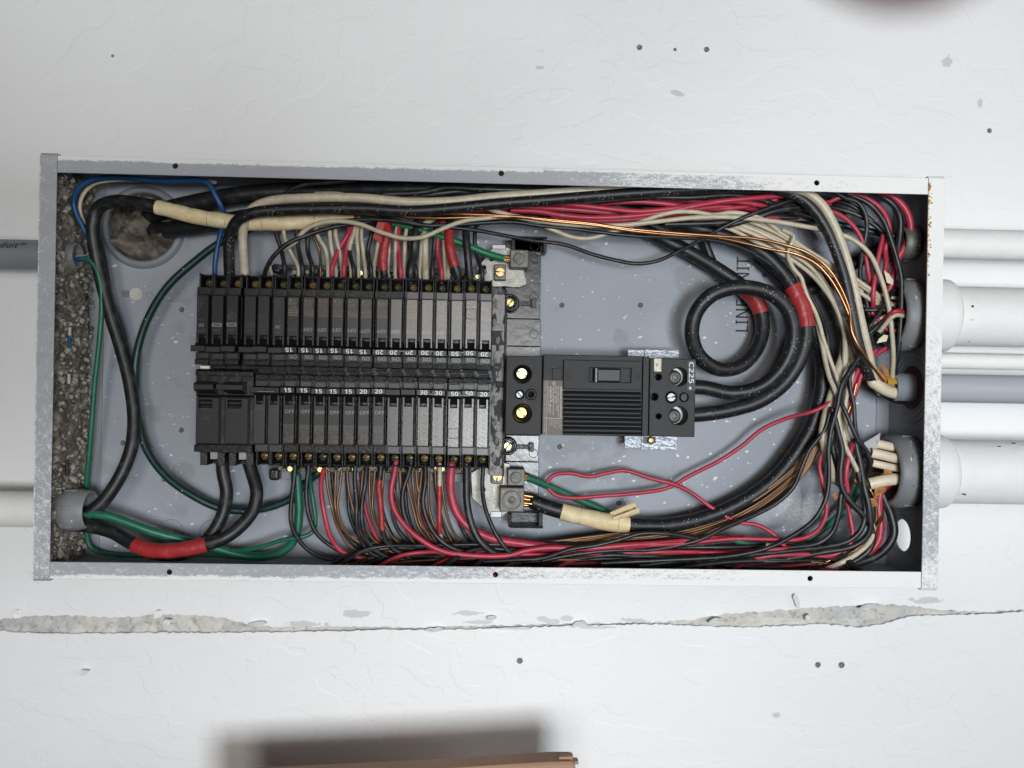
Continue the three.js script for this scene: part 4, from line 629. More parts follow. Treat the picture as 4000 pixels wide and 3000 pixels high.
function tubeGeo(curve, r, t0 = 0, t1 = 1, bulge = 0) {
  let c = curve;
  if (t0 > 0 || t1 < 1) { const pts = []; const n = 24; for (let i = 0; i <= n; i++) pts.push(curve.getPointAt(t0 + (t1 - t0) * i / n)); c = new THREE.CatmullRomCurve3(pts, false, 'centripetal'); }
  const L = c.getLength(), seg = Math.round(clamp(L / 0.0035, 10, 240)), rad = r > 0.003 ? 14 : r > 0.0015 ? 10 : 7;
  const g = new THREE.TubeGeometry(c, seg, r, rad, false), uv = g.attributes.uv, ph = rnd();
  for (let i = 0; i < uv.count; i++) uv.setXY(i, ph + uv.getX(i) * L / 0.06, ph + uv.getY(i) * Math.max(0.15, 2 * Math.PI * r / 0.06));
  if (bulge) { const p = g.attributes.position, nn = g.attributes.normal; for (let i = 0; i < p.count; i++) { const b = bulge * (fbm(uv.getX(i) * 7, uv.getY(i) * 3, 2) - 0.3); p.setXYZ(i, p.getX(i) + nn.getX(i) * b, p.getY(i) + nn.getY(i) * b, p.getZ(i) + nn.getZ(i) * b); } }
  return g;
}
const NAME = { black: 'black_wire', thick: 'black_cable', plain: 'black_cable', darkgreen: 'dark_green_cable', red: 'red_wire', cream: 'cream_wire', green: 'green_wire', blue: 'blue_wire', copper: 'copper_wire', dullcopper: 'copper_wire', sheath: 'cream_cable' };
const capGeo = (p, r) => new THREE.SphereGeometry(r * 0.99, 10, 6).translate(p.x, p.y, p.z);
function wire(kind, d, flat, label, group, o = {}) {
  const r = d / 2 / (d < 24 ? 4.5 : 4.15) * mm, c = path(flat, r, o.free);
  const e0 = c.getPointAt(0), e1 = c.getPointAt(1), geos = mergeGeometries([tubeGeo(c, r), capGeo(e0, r), capGeo(e1, r)]);
  if (o.tape || o.strands) {
    const t = thing(o.name ?? NAME[kind], label, 'wire', group); part(t, 'insulation', geos, wireMat[kind]);
    for (const [t0, t1, k] of o.tape ?? []) { part(t, 'tape', tubeGeo(c, r * (k === 'beigetape' ? 1.1 : 1.12), t0, t1, r * 0.28), wireMat[k]); if (k === 'beigetape') for (let s = t0; s < t1 - 0.01; s += o.wrap ?? 0.02) { const p = c.getPointAt(s), q = c.getTangentAt(s), ring = new THREE.TorusGeometry(r * 1.11, 0.0002, 5, 24); ring.lookAt(q.clone().add(new THREE.Vector3(0.25, 0, 0.1)).normalize()); ring.translate(p.x, p.y, p.z); part(t, 'wrap_edge', ring, M.putty); } }
    if (o.strands) { const at = o.strands === 'end' ? c.getPointAt(1) : c.getPointAt(0), dir = o.dir; const st = []; for (let k = 0; k < 9; k++) { const a = k * 2.4, q = r * 0.8 * Math.sqrt(k / 9), s0 = at.clone().add(new THREE.Vector3(-dir[0] * 0.002, Math.cos(a) * q, Math.sin(a) * q)), s1 = at.clone().add(new THREE.Vector3(dir[0], dir[1] + Math.cos(a) * q * 1.2, dir[2] + Math.sin(a) * q)); st.push(new THREE.TubeGeometry(new THREE.LineCurve3(s0, s1), 2, r * 0.27, 6)); } part(t, 'copper_strands', st, wireMat.copper); }
    return t;
  }
  return solo(o.name ?? NAME[kind], label, 'wire', group, geos, wireMat[kind]);
}
// ---- thick cables of the left side
wire('plain', 50, [270, 2035, 50, 340, 2010, 52, 400, 1962, 50, 470, 1860, 46, 513, 1750, 42, 524, 1640, 38, 508, 1500, 36, 470, 1350, 36, 432, 1230, 38, 398, 1100, 40, 372, 980, 44, 362, 880, 48, 385, 812, 50, 440, 788, 54, 525, 792, 58, 640, 815, 60, 760, 845, 60, 870, 862, 58, 980, 870, 54, 1105, 872, 50, 1250, 862, 44, 1450, 845, 36, 1700, 830, 30, 1950, 820, 26, 2200, 810, 24], 'long black cable wrapped in beige tape, from the dirty end wall', null, { tape: [[0.50, 0.735, 'beigetape']], wrap: 0.021 });
wire('plain', 34, [360, 905, 40, 385, 960, 40, 405, 1050, 38, 425, 1160, 34, 470, 1300, 30, 505, 1450, 30, 520, 1580, 34, 532, 1700, 38], 'slimmer black cable lying beside the long beige-taped one', null);
wire('darkgreen', 30, [1010, 880, 30, 940, 910, 32, 860, 948, 34, 760, 1022, 34, 650, 1125, 34, 575, 1250, 32, 535, 1380, 30, 527, 1500, 30, 540, 1640, 30, 572, 1755, 32, 650, 1862, 34, 760, 1940, 34, 850, 1982, 32, 930, 1995, 30, 1040, 1985, 30, 1130, 1950, 30, 1195, 1890, 30, 1240, 1850, 34], 'dark green cable looping from the top bundle to the lower neutral bar', null);
wire('plain', 66, [605, 900, 14, 690, 895, 22, 800, 880, 28, 960, 850, 30, 1200, 815, 30, 1500, 790, 26, 1900, 785, 24, 2300, 800, 22, 2600, 830, 22], 'thick black cable leaving the putty, the lower of two', null);
wire('plain', 70, [585, 840, 14, 690, 810, 24, 830, 780, 30, 1000, 755, 34, 1250, 745, 32, 1600, 740, 30, 2000, 745, 28, 2400, 770, 24], 'thick black cable leaving the putty, the upper of two', null);
wire('blue', 22, [838, 1086, 48, 842, 1010, 52, 858, 925, 52, 878, 850, 50, 866, 812, 62, 842, 765, 66, 815, 718, 66, 770, 702, 66, 690, 706, 64, 600, 704, 60, 520, 696, 60, 440, 692, 60, 365, 702, 58, 308, 735, 56, 287, 790, 52, 298, 835, 50, 325, 888, 48, 354, 950, 46, 361, 985, 45, 345, 1006, 45, 300, 1010, 45], 'blue wire from the upper breakers round to the dirty end wall', null);
wire('cream', 17, [840, 712, 50, 700, 700, 50, 560, 702, 50, 440, 704, 50, 365, 720, 48, 322, 765, 46, 312, 815, 44, 330, 880, 42, 352, 960, 42, 345, 1000, 44, 300, 1005, 45], 'cream wire beside the blue wire along the dirty end wall', null);
wire('green', 21, [300, 1012, 44, 345, 1012, 46, 374, 1045, 46, 394, 1115, 44, 397, 1200, 42, 391, 1300, 42, 381, 1400, 40, 370, 1500, 38, 362, 1600, 36, 353, 1720, 34, 341, 1850, 30, 335, 1960, 24, 338, 2070, 18, 352, 2135, 16, 400, 2160, 16, 520, 2172, 18, 700, 2160, 20, 850, 2168, 22, 950, 2178, 24, 1060, 2170, 26], 'thin green wire running down the dirty end wall', null);
wire('plain', 50, [868, 1800, 44, 872, 1850, 44, 885, 1920, 44, 876, 1990, 44, 848, 2055, 46, 800, 2115, 48, 715, 2165, 48, 600, 2160, 50, 500, 2110, 50, 420, 2065, 50, 345, 2045, 50, 280, 2040, 50], 'black cable from the wide breaker, nearest the box end', null);
wire('plain', 50, [970, 1800, 44, 985, 1850, 46, 1003, 1920, 50, 990, 1990, 54, 945, 2050, 60, 880, 2100, 66, 790, 2130, 68, 690, 2148, 68, 600, 2152, 66, 520, 2125, 60, 440, 2080, 54, 360, 2058, 52, 280, 2050, 50], 'black cable from the wide breaker with a red taped length', null, { tape: [[0.42, 0.715, 'redtape']] });
wire('green', 34, [280, 2020, 54, 345, 2008, 54, 400, 2012, 54, 480, 2035, 52, 590, 2075, 48, 700, 2105, 42, 830, 2138, 36, 960, 2172, 32, 1060, 2170, 32, 1125, 2140, 32, 1158, 2085, 34, 1168, 2000, 34, 1164, 1920, 34, 1160, 1860, 34], 'thick green ground wire from the black cables to the lower bar', null);
wire('green', 19, [1208, 1850, 34, 1214, 1900, 38, 1226, 1980, 40, 1232, 2045, 40, 1218, 2080, 40, 1170, 2100, 42, 1110, 2108, 42, 1040, 2130, 40, 960, 2148, 36, 860, 2150, 32, 740, 2128, 30], 'thin green wire hooking up to the lower bar', null);
wire('green', 19, [1143, 1850, 34, 1146, 1880, 36, 1150, 1920, 36, 1155, 1960, 32], 'short green wire end at the lower bar', null);
// ---- heavy feeders round the main breaker
wire('thick', 58, [2690, 1512, 40, 2750, 1514, 42, 2860, 1535, 44, 2970, 1512, 50, 3055, 1435, 56, 3098, 1325, 60, 3080, 1215, 64, 3005, 1145, 66, 2890, 1122, 66, 2785, 1150, 64, 2722, 1215, 60, 2702, 1300, 56, 2728, 1385, 50, 2800, 1440, 44, 2880, 1435, 38, 2945, 1380, 32, 2978, 1290, 28, 2965, 1200, 26, 2905, 1125, 26, 2800, 1050, 26, 2690, 985, 28, 2570, 925, 28, 2450, 870, 26, 2350, 820, 24, 2250, 790, 22], 'heavy black cable coiled in a full loop behind the upper main lug', null, { tape: [[0.655, 0.705, 'redtape']] });
wire('thick', 58, [2690, 1622, 40, 2750, 1618, 42, 2860, 1600, 44, 2970, 1565, 46, 3065, 1495, 48, 3125, 1400, 50, 3148, 1290, 50, 3125, 1180, 48, 3065, 1075, 44, 2975, 985, 40, 2860, 930, 36, 2740, 895, 32, 2600, 860, 28, 2450, 820, 26, 2300, 780, 24], 'heavy black cable with red tape curving up from the lower main lug', null, { tape: [[0.375, 0.475, 'redtape']] });
wire('thick', 60, [2086, 1962, 40, 2150, 1985, 42, 2260, 2015, 44, 2380, 2040, 44, 2480, 2052, 42, 2620, 2050, 40, 2760, 2020, 38, 2900, 1960, 38, 3020, 1875, 38, 3115, 1760, 38, 3180, 1640, 38, 3212, 1510, 38, 3210, 1400, 38, 3180, 1290, 36, 3125, 1180, 34, 3050, 1070, 32, 2960, 980, 30, 2850, 920, 28, 2700, 860, 26, 2550, 820, 24], 'heavy black neutral cable with beige tape sweeping round to the top bundle', null, { tape: [[0.045, 0.152, 'beigetape']], wrap: 0.03, strands: 'start', dir: [-0.03, 0.004, 0] });
wire('thick', 44, [2500, 2085, 26, 2700, 2066, 26, 2880, 2010, 28, 3020, 1925, 30, 3120, 1820, 30, 3195, 1690, 30, 3235, 1560, 30, 3240, 1440, 30, 3215, 1330, 28, 3150, 1210, 26, 3060, 1100, 24, 2960, 1010, 22], 'second black cable lying close along the outside of the neutral cable', null);
wire('thick', 56, [3070, 1185, 10, 3130, 1150, 14, 3290, 1055, 20, 3400, 990, 30, 3480, 950, 44, 3580, 935, 50], 'black cable crossing behind the cream bundle into the small bushing', null);
wire('thick', 34, [2745, 920, 22, 2770, 990, 20, 2805, 1060, 18, 2870, 1120, 16, 2940, 1180, 16, 2965, 1255, 16, 2958, 1335, 18, 2930, 1410, 20], 'black cable hanging behind the coil past the stencilled letters', null);
{ // curled end of the beige tape
  const p = P(2440, 2000, 0.048), g = new THREE.CylinderGeometry(0.006, 0.0045, 0.026, 20, 3, true, 0, 4.4).rotateZ(-1.2).translate(p.x, p.y, 0.048); solo('tape_curl', 'loose curled end of beige tape above the neutral cable', 'tape', null, g, wireMat.beigetape);
}
// ---- the two big feeders of the upper row
wire('thick', 42, [897, 1092, 48, 894, 1000, 56, 897, 925, 62, 920, 870, 68, 975, 836, 72, 1080, 820, 72, 1250, 815, 72, 1430, 815, 72, 1600, 824, 72, 1780, 812, 72, 1950, 795, 72, 2150, 780, 72, 2350, 764, 72, 2550, 750, 72, 2750, 738, 72, 2930, 732, 72, 3070, 748, 72, 3150, 790, 72, 3215, 870, 72, 3262, 970, 70, 3300, 1090, 70, 3328, 1220, 68, 3352, 1340, 66, 3388, 1440, 60, 3440, 1520, 52, 3500, 1555, 48, 3580, 1560, 47], 'large black wire from the upper row, arching over the top bundle', null);
wire('cream', 35, [957, 1092, 48, 951, 1000, 54, 948, 920, 58, 957, 860, 62, 985, 815, 66, 1050, 786, 68, 1180, 774, 70, 1400, 773, 70, 1600, 789, 70, 1760, 786, 70, 1920, 770, 70, 2120, 756, 70, 2350, 742, 68, 2550, 735, 66, 2800, 722, 70, 3000, 728, 74, 3140, 748, 76, 3210, 800, 76, 3262, 890, 74, 3300, 990, 72, 3335, 1120, 70, 3362, 1250, 68, 3392, 1380, 64, 3412, 1470, 58, 3440, 1530, 50], 'large cream wire from the upper row beside the large black one', null);
// white sheath end at the grey conduit
wire('sheath', 46, [3410, 1492, 56, 3470, 1528, 54, 3530, 1540, 50, 3600, 1535, 47], 'stub of cut cream cable sheath in the grey conduit end', null, { name: 'cable_sheath' });
for (const [pts, w] of [[[3380, 1390, 58, 3420, 1450, 58, 3450, 1490, 54, 3490, 1510, 50], 0.009], [[3440, 1420, 48, 3470, 1470, 50, 3500, 1500, 50], 0.008]]) { const c = path(pts, 0.004), pos = [], idx = [], n = 16; for (let i = 0; i <= n; i++) { const p = c.getPointAt(i / n); const ww = w * (0.25 + 0.75 * i / n) * (1 + 0.3 * (rnd() - .5)); pos.push(p.x - ww / 2, p.y - ww / 3, p.z + 0.002 * rnd(), p.x + ww / 2, p.y + ww / 3, p.z + 0.003 * rnd()); } for (let i = 0; i < n; i++) idx.push(2 * i, 2 * i + 1, 2 * i + 2, 2 * i + 1, 2 * i + 3, 2 * i + 2); const g = new THREE.BufferGeometry(); g.setAttribute('position', new THREE.Float32BufferAttribute(pos, 3)); g.setAttribute('uv', new THREE.Float32BufferAttribute(pos.filter((_, i) => i % 3 < 2).map((q) => q * 20), 2)); g.setIndex(idx); g.computeVertexNormals(); solo('paper_wrap', 'torn brown paper wrap beside the cut cable sheath', 'paper', 'torn brown paper wraps at the grey conduit end', g, M.paperbrown); }
// ---- bare coppers of the upper bundle
const cuA = [1250, 832, 56, 1400, 836, 58, 1560, 846, 58, 1720, 836, 60, 1860, 838, 62, 2000, 845, 64, 2150, 858, 66, 2300, 872, 66, 2450, 893, 66, 2600, 907, 66, 2800, 922, 66, 2950, 932, 66, 3060, 955, 66, 3160, 990, 68, 3235, 1048, 68, 3285, 1125, 70, 3318, 1210, 72, 3326, 1290, 74, 3352, 1350, 74, 3402, 1425, 66, 3450, 1490, 58];
wire('copper', 13, cuA, 'bare copper wire, the upper strand crossing the top bundle', null);
wire('copper', 13, [1480, 842, 58, 1620, 850, 58, 1740, 852, 60, 1880, 848, 62, 2020, 848, 64, 2160, 864, 66, 2320, 879, 66, 2480, 903, 66, 2640, 918, 64, 2800, 928, 62, 2900, 948, 60, 3000, 972, 60, 3100, 990, 62, 3180, 1025, 66, 3240, 1085, 68, 3290, 1170, 70, 3325, 1260, 72, 3335, 1320, 74, 3385, 1400, 68, 3440, 1480, 58], 'bare copper wire, the lower strand crossing the top bundle', null);
// ---- thin singles that can be followed across the top
wire('cream', 19, [1110, 972, 52, 1150, 948, 56, 1185, 905, 60, 1230, 878, 62, 1310, 864, 64, 1400, 874, 66, 1490, 908, 68, 1570, 930, 68, 1650, 926, 68, 1730, 893, 66, 1810, 864, 64, 1900, 852, 62, 2000, 846, 60, 2080, 864, 56, 2160, 898, 54, 2240, 928, 54, 2310, 930, 54, 2390, 906, 56, 2450, 888, 58, 2560, 846, 64, 2630, 829, 66, 2710, 828, 66, 2790, 840, 66, 2850, 830, 66, 2920, 838, 66, 2990, 862, 62, 3040, 900, 56], 'long cream wire dipping in two shallow waves below the top bundle', null);
wire('cream', 20, [1880, 805, 60, 1960, 832, 62, 2080, 858, 62, 2240, 878, 62, 2420, 880, 64, 2560, 866, 66, 2700, 851, 68, 2850, 848, 68, 3000, 862, 68, 3130, 882, 66, 3240, 904, 62, 3330, 935, 62, 3395, 990, 64, 3435, 1070, 66, 3468, 1180, 66, 3484, 1300, 64, 3490, 1400, 60, 3488, 1480, 52, 3510, 1520, 48], 'long cream wire crossing under the large feeders toward the conduit end', null);
wire('black', 17, [1440, 830, 58, 1540, 848, 60, 1640, 876, 60, 1740, 886, 58, 1860, 900, 54, 1980, 922, 48, 2080, 940, 42, 2150, 947, 40, 2220, 960, 40, 2310, 992, 42, 2410, 1018, 42, 2490, 1030, 42, 2570, 1018, 44, 2650, 982, 50, 2730, 942, 58, 2810, 896, 66, 2890, 856, 70, 2970, 824, 72, 3060, 792, 70, 3140, 770, 60], 'thin black wire sagging in front of the bare grey back', null);
wire('black', 17, [1300, 866, 58, 1420, 858, 58, 1540, 862, 60, 1660, 880, 60, 1780, 878, 58, 1900, 870, 56, 2010, 868, 56, 2110, 882, 56, 2240, 894, 56, 2350, 908, 58, 2480, 922, 58, 2640, 928, 56, 2780, 938, 54, 2880, 962, 52, 2960, 1000, 48, 3040, 1060, 44, 3110, 1140, 44], 'thin black wire following the copper strands across the top', null);
wire('black', 19, [1030, 1092, 48, 1040, 1050, 54, 1070, 1000, 58, 1130, 948, 60, 1210, 915, 58, 1290, 890, 54, 1400, 872, 48, 1520, 858, 42], 'black wire leaning over from the fifth breaker end of the upper row', null);
wire('cream', 15, [1064, 1075, 40, 1055, 1050, 44, 1054, 1030, 44, 1062, 1010, 40], 'short cream wire end behind the upper breakers', null);
wire('black', 17, [1080, 838, 60, 1095, 780, 66, 1130, 745, 70, 1190, 722, 72, 1290, 712, 74, 1380, 705, 72], 'thin black wire hooping up under the top flange', null);
// ---- reds of the upper bundle
const redTop = [
  [2000, 822, 56, 2100, 826, 58, 2200, 842, 60, 2300, 850, 60, 2450, 846, 62, 2600, 828, 64, 2740, 800, 66, 2850, 786, 66, 2960, 800, 60, 3060, 816, 54, 3150, 812, 50, 3240, 800, 46],
  [1950, 800, 52, 2120, 792, 54, 2250, 802, 58, 2360, 814, 60, 2500, 826, 62, 2630, 814, 64, 2770, 792, 66, 2900, 778, 68, 3030, 766, 66, 3120, 758, 58],
  [2160, 846, 54, 2300, 860, 56, 2450, 857, 58, 2580, 842, 60, 2700, 818, 60, 2800, 808, 58, 2920, 812, 52, 3050, 822, 46],
  [2340, 794, 54, 2480, 788, 56, 2600, 796, 58, 2720, 812, 58, 2840, 814, 56, 2950, 800, 56, 3030, 780, 58],
  [1650, 846, 40, 1800, 830, 44, 1950, 816, 48, 2100, 812, 50, 2280, 822, 52, 2450, 836, 52, 2620, 838, 52, 2780, 820, 50, 2940, 806, 46],
  [1690, 745, 50, 1760, 738, 54, 1850, 744, 52, 2000, 756, 46, 2200, 770, 44, 2400, 780, 46, 2600, 782, 50, 2780, 790, 54, 2900, 812, 52, 3000, 826, 48]];
redTop.forEach((p, i) => wire('red', i === 5 ? 18 : 22, p, 'red wire running in the bundle along the top of the box', 'red wires of the top bundle'));
const blackTop = [
  [2780, 760, 60, 2600, 768, 62, 2400, 782, 60, 2250, 800, 56, 2330, 808, 58, 2440, 828, 60, 2520, 836, 58],
  [1500, 760, 60, 1650, 752, 62, 1750, 733, 64, 1850, 738, 66, 2000, 742, 66, 2150, 745, 64, 2250, 730, 66], [1600, 770, 58, 1700, 758, 60, 1800, 748, 60, 1930, 752, 58, 2080, 765, 54, 2300, 770, 50],
  [2600, 876, 52, 2720, 874, 54, 2840, 868, 56, 2960, 846, 58, 3060, 812, 60, 3150, 790, 58], [2560, 770, 62, 2700, 772, 64, 2850, 762, 64, 2960, 778, 62, 3060, 812, 58, 3160, 850, 52],
  [2850, 880, 56, 2950, 850, 60, 3030, 824, 62, 3110, 810, 60, 3220, 800, 54], [2300, 772, 40, 2600, 790, 40, 2900, 800, 40, 3150, 800, 40, 3300, 830, 42]];
blackTop.forEach((p, i) => wire('black', i === 0 ? 22 : 24, p, 'black wire running in the bundle along the top of the box', 'black wires of the top bundle'));
// deep part of both bundles
for (let i = 0; i < 26; i++) { const y0 = rr(768, 905), z = rr(10, 44), p = []; for (let k = 0; k <= 8; k++) p.push(1250 + rr(-40, 40) + k * 235, y0 + rr(-14, 14) + (k - 4) * 3, clamp(z + rr(-6, 6), 8, 48)); if (y0 > 845 || i % 3 === 0) for (let k = 1; k < p.length; k += 3) p[k] = Math.min(p[k], 850); const k = ['black', 'black', 'red', 'black', 'cream', 'black'][i % 6]; wire(k, 19, p, `${k} wire lying deep in the shade of the top bundle`, `deep ${k} wires of the top bundle`); }
for (let i = 0; i < 32; i++) { const z = rr(8, 56), y0 = rr(2120, 2225), p = []; const x0 = rr(1350, 2100); p.push(x0 - 160, 2262, clamp(z - 10, 6, 60)); for (let k = 0; k <= 7; k++) p.push(x0 + (3230 - x0) * k / 7, y0 + rr(-12, 12) + (k === 0 ? 15 : 0), clamp(z + rr(-6, 6), 6, 60)); p.push(3400, 2262, 30); const k = ['black', 'black', 'red', 'dullcopper', 'black', 'dullcopper', 'black', 'black'][i % 8]; wire(k, k === 'dullcopper' ? 12 : rr(17, 22), p, `${NAME[k].replace('_wire', '')} wire lying deep in the bundle along the bottom of the box`, `deep ${NAME[k].replace('_wire', '')} wires of the bottom bundle`); }
// ---- wires dropping from the top bundle to the upper breakers: kind, width, u at breaker, u at bundle, bend
const drop = [['black', 19, 1112, 1078, 1098], ['cream', 17, 1166, 1108, 1130], ['black', 19, 1182, 1160, 1166], ['black', 19, 1222, 1205, 1202], ['dullcopper', 12, 1253, 1220, 1247], ['cream', 18, 1282, 1236, 1272], ['cream', 18, 1312, 1288, 1296], ['cream', 18, 1338, 1310, 1325], ['red', 20, 1298, 1362, 1322], ['red', 20, 1344, 1372, 1352], ['cream', 17, 1372, 1382, 1364], ['black', 18, 1382, 1366, 1364], ['cream', 17, 1402, 1394, 1398], ['cream', 17, 1428, 1412, 1418], ['black', 19, 1450, 1452, 1436], ['cream', 19, 1460, 1484, 1472], ['cream', 17, 1488, 1492, 1489], ['cream', 17, 1516, 1520, 1518], ['cream', 17, 1545, 1547, 1545], ['red', 20, 1566, 1554, 1556], ['cream', 17, 1580, 1584, 1580], ['black', 36, 1604, 1622, 1616], ['black', 19, 1626, 1602, 1606], ['cream', 17, 1640, 1650, 1645], ['cream', 28, 1664, 1660, 1660], ['black', 20, 1690, 1700, 1694], ['red', 21, 1726, 1712, 1710], ['cream', 17, 1738, 1734, 1736], ['cream', 15, 1752, 1752, 1753], ['black', 18, 1884, 1854, 1862]];
const dropLabel = { black: 'black wire rising from the upper breakers', cream: 'cream wire rising from the upper neutral bar', red: 'red wire rising from the upper breakers', dullcopper: 'bare copper wire rising from the upper neutral bar' };
const dropCount = {}; for (const e of drop) (dropCount[e[0]] ??= []).push(e[2]); for (const k in dropCount) dropCount[k].sort((a, b) => b - a);
for (const [k, d, u0, u1, um] of drop) { const y = 1062 + (u0 - 1100) * 0.03, bar = k === 'cream' || k === 'dullcopper'; wire(k, d, [u0, y + (bar ? 14 : 32), bar ? 40 : 48, u0 - 1, y - 20, bar ? 40 : 52, um, y - 90, 48, u1, y - 160, 48, u1 + rr(4, 14), y - 205, 44, u1 + rr(30, 60), y - 235, 40], `${dropLabel[k]}, ${ORD[dropCount[k].indexOf(u0)]} from the main breaker`, dropLabel[k].replace(' wire ', ' wires ')); if (bar && k !== 'dullcopper') { const p = P(u0, y + 10, 0.04); solo('copper_tip', 'bare copper tip of a cream wire under an upper bar screw', 'wire', 'bare copper tips along the upper neutral bar', cyl(0.0009, 0.008, [p.x, p.y, 0.04], 'y', 8), wireMat.copper); } }
wire('black', 32, [1504, 1104, 48, 1500, 1070, 52, 1494, 1020, 54, 1500, 970, 54, 1512, 920, 54, 1508, 870, 50, 1500, 845, 44], 'black wire with ragged red tape dropping to the ninth upper breaker region', null, { tape: [[0.18, 0.88, 'redtape']] });
{ const p = P(1486, 905, 0.056), s = polyShape([[-0.007, -0.006], [0.0, -0.011], [0.007, 0.002], [0.005, 0.012], [-0.003, 0.008]]); solo('tape_flap', 'loose flap of red tape on the upper black wire', 'tape', null, extrude(s, 0.0008, 0).rotateY(0.3).translate(p.x, p.y, 0.056), wireMat.redtape); }
wire('black', 34, [1792, 1112, 50, 1786, 1068, 54, 1768, 1015, 56, 1757, 960, 56, 1754, 900, 52, 1760, 850, 46], 'thick black wire with red tape dropping to the upper row', null, { tape: [[0.26, 0.85, 'redtape']] });
wire('black', 30, [1838, 1112, 50, 1832, 1060, 54, 1826, 990, 56, 1820, 920, 54, 1818, 850, 46], 'thick black wire dropping beside the red taped one to the upper row', null);
{ // printed green ground wire to the upper lug
  const tex = canvasTex(2048, 128, (x, w, h) => { x.fillStyle = 'rgb(22,112,74)'; x.fillRect(0, 0, w, h); for (let i = 0; i < 3000; i++) { x.fillStyle = `rgba(${10 + rnd() * 30},${100 + rnd() * 30},${64 + rnd() * 24},0.5)`; x.fillRect(rnd() * w, rnd() * h, 3, 2); } x.fillStyle = 'rgb(10,30,24)'; x.font = 'bold 26px sans-serif'; for (let r = 0; r < 4; r++) x.fillText('AWG 6  TYPE MTW OR THWN-2 GASOLINE  AWG 6  TYPE MTW OR THWN-2', 40 + r * 60, 26 + r * 32, 1900); });
  const r = 28 / 2 / 4.15 * mm, c = path([1400, 850, 40, 1500, 868, 44, 1600, 888, 46, 1700, 918, 48, 1800, 950, 48, 1900, 990, 46, 1968, 1010, 42], r), t = thing('green_wire', 'printed green ground wire with bare strands in the upper lug', 'wire');
  const g = tubeGeo(c, r), uv = g.attributes.uv, seg = uv.count / 15; for (let i = 0; i < uv.count; i++) uv.setXY(i, Math.floor(i / 15) / (seg - 1), (i % 15) / 14); part(t, 'insulation', g, std({ map: tex, roughness: 0.42 }));
  const st = []; for (let k = 0; k < 7; k++) { const a = P(1960, 1007, 0.042), b = P(2000, 1015, 0.04); st.push(new THREE.TubeGeometry(new THREE.LineCurve3(a.add(new THREE.Vector3(0, Math.cos(k) * r * 0.6, Math.sin(k) * r * 0.6)), b.add(new THREE.Vector3(0, Math.cos(k) * r * 0.8, Math.sin(k) * r * 0.8))), 2, r * 0.3, 6)); } part(t, 'copper_strands', st, wireMat.copper);
}
// ---- wires leaving the lower breakers and the lower bar
const fall = [ // kind, width, points down to the bundle
  ['black', 19, [1153, 1815, 50, 1148, 1880, 52, 1138, 1960, 52, 1136, 2030, 52, 1152, 2085, 50, 1195, 2140, 46, 1260, 2178, 40, 1350, 2190, 36, 1500, 2195, 34]],
  ['black', 19, [1206, 1815, 50, 1200, 1870, 52, 1196, 1930, 52, 1206, 2010, 52, 1235, 2080, 50, 1290, 2130, 46, 1370, 2168, 42, 1480, 2185, 38]],
  ['red', 20, [1264, 1835, 42, 1254, 1880, 46, 1256, 1940, 50, 1272, 2030, 52, 1292, 2100, 50, 1330, 2150, 46, 1400, 2178, 42, 1500, 2188, 40]],
  ['black', 19, [1388, 1815, 50, 1386, 1880, 52, 1393, 1960, 52, 1393, 2050, 52, 1412, 2115, 48, 1455, 2165, 44, 1540, 2190, 40]],
  ['black', 20, [1432, 1815, 50, 1426, 1890, 54, 1414, 1970, 54, 1416, 2050, 54, 1440, 2120, 50, 1500, 2170, 44, 1600, 2190, 40]],
  ['black', 20, [1608, 1800, 52, 1596, 1850, 54, 1576, 1910, 56, 1572, 1970, 56, 1590, 2040, 56, 1640, 2110, 52, 1720, 2165, 46, 1850, 2190, 42]],
  ['black', 21, [1662, 1815, 50, 1660, 1890, 54, 1652, 1960, 56, 1672, 2040, 58, 1720, 2110, 60, 1790, 2150, 58, 1880, 2168, 52]],
  ['red', 23, [1549, 1795, 54, 1540, 1850, 56, 1528, 1915, 58, 1536, 1980, 60, 1575, 2045, 62, 1640, 2105, 64, 1720, 2150, 64, 1820, 2168, 64, 1980, 2170, 62, 2060, 2150, 62, 2140, 2140, 62, 2300, 2142, 62, 2450, 2130, 62, 2600, 2120, 58, 2750, 2105, 54, 2900, 2100, 52]],
  ['black', 18, [1888, 1825, 52, 1884, 1890, 54, 1890, 1960, 58, 1915, 2040, 62, 1955, 2115, 64, 2000, 2165, 62, 2060, 2195, 56]]];
const fallLabel = { black: 'black wire curving down from the lower breakers', red: 'red wire curving down from the lower breakers' };
const fallCount = {}; for (const e of fall) (fallCount[e[0]] ??= []).push(e[2][0]); for (const k in fallCount) fallCount[k].sort((a, b) => b - a);
for (const [k, d, p] of fall) wire(k, d, p, `${fallLabel[k]}, ${ORD[fallCount[k].indexOf(p[0])]} from the main breaker`, `${k} wires below the lower breakers`);
const barU = [1275, 1312, 1335, 1356, 1418, 1444, 1465, 1500, 1530, 1562, 1588, 1612, 1625, 1648, 1676, 1700, 1726];
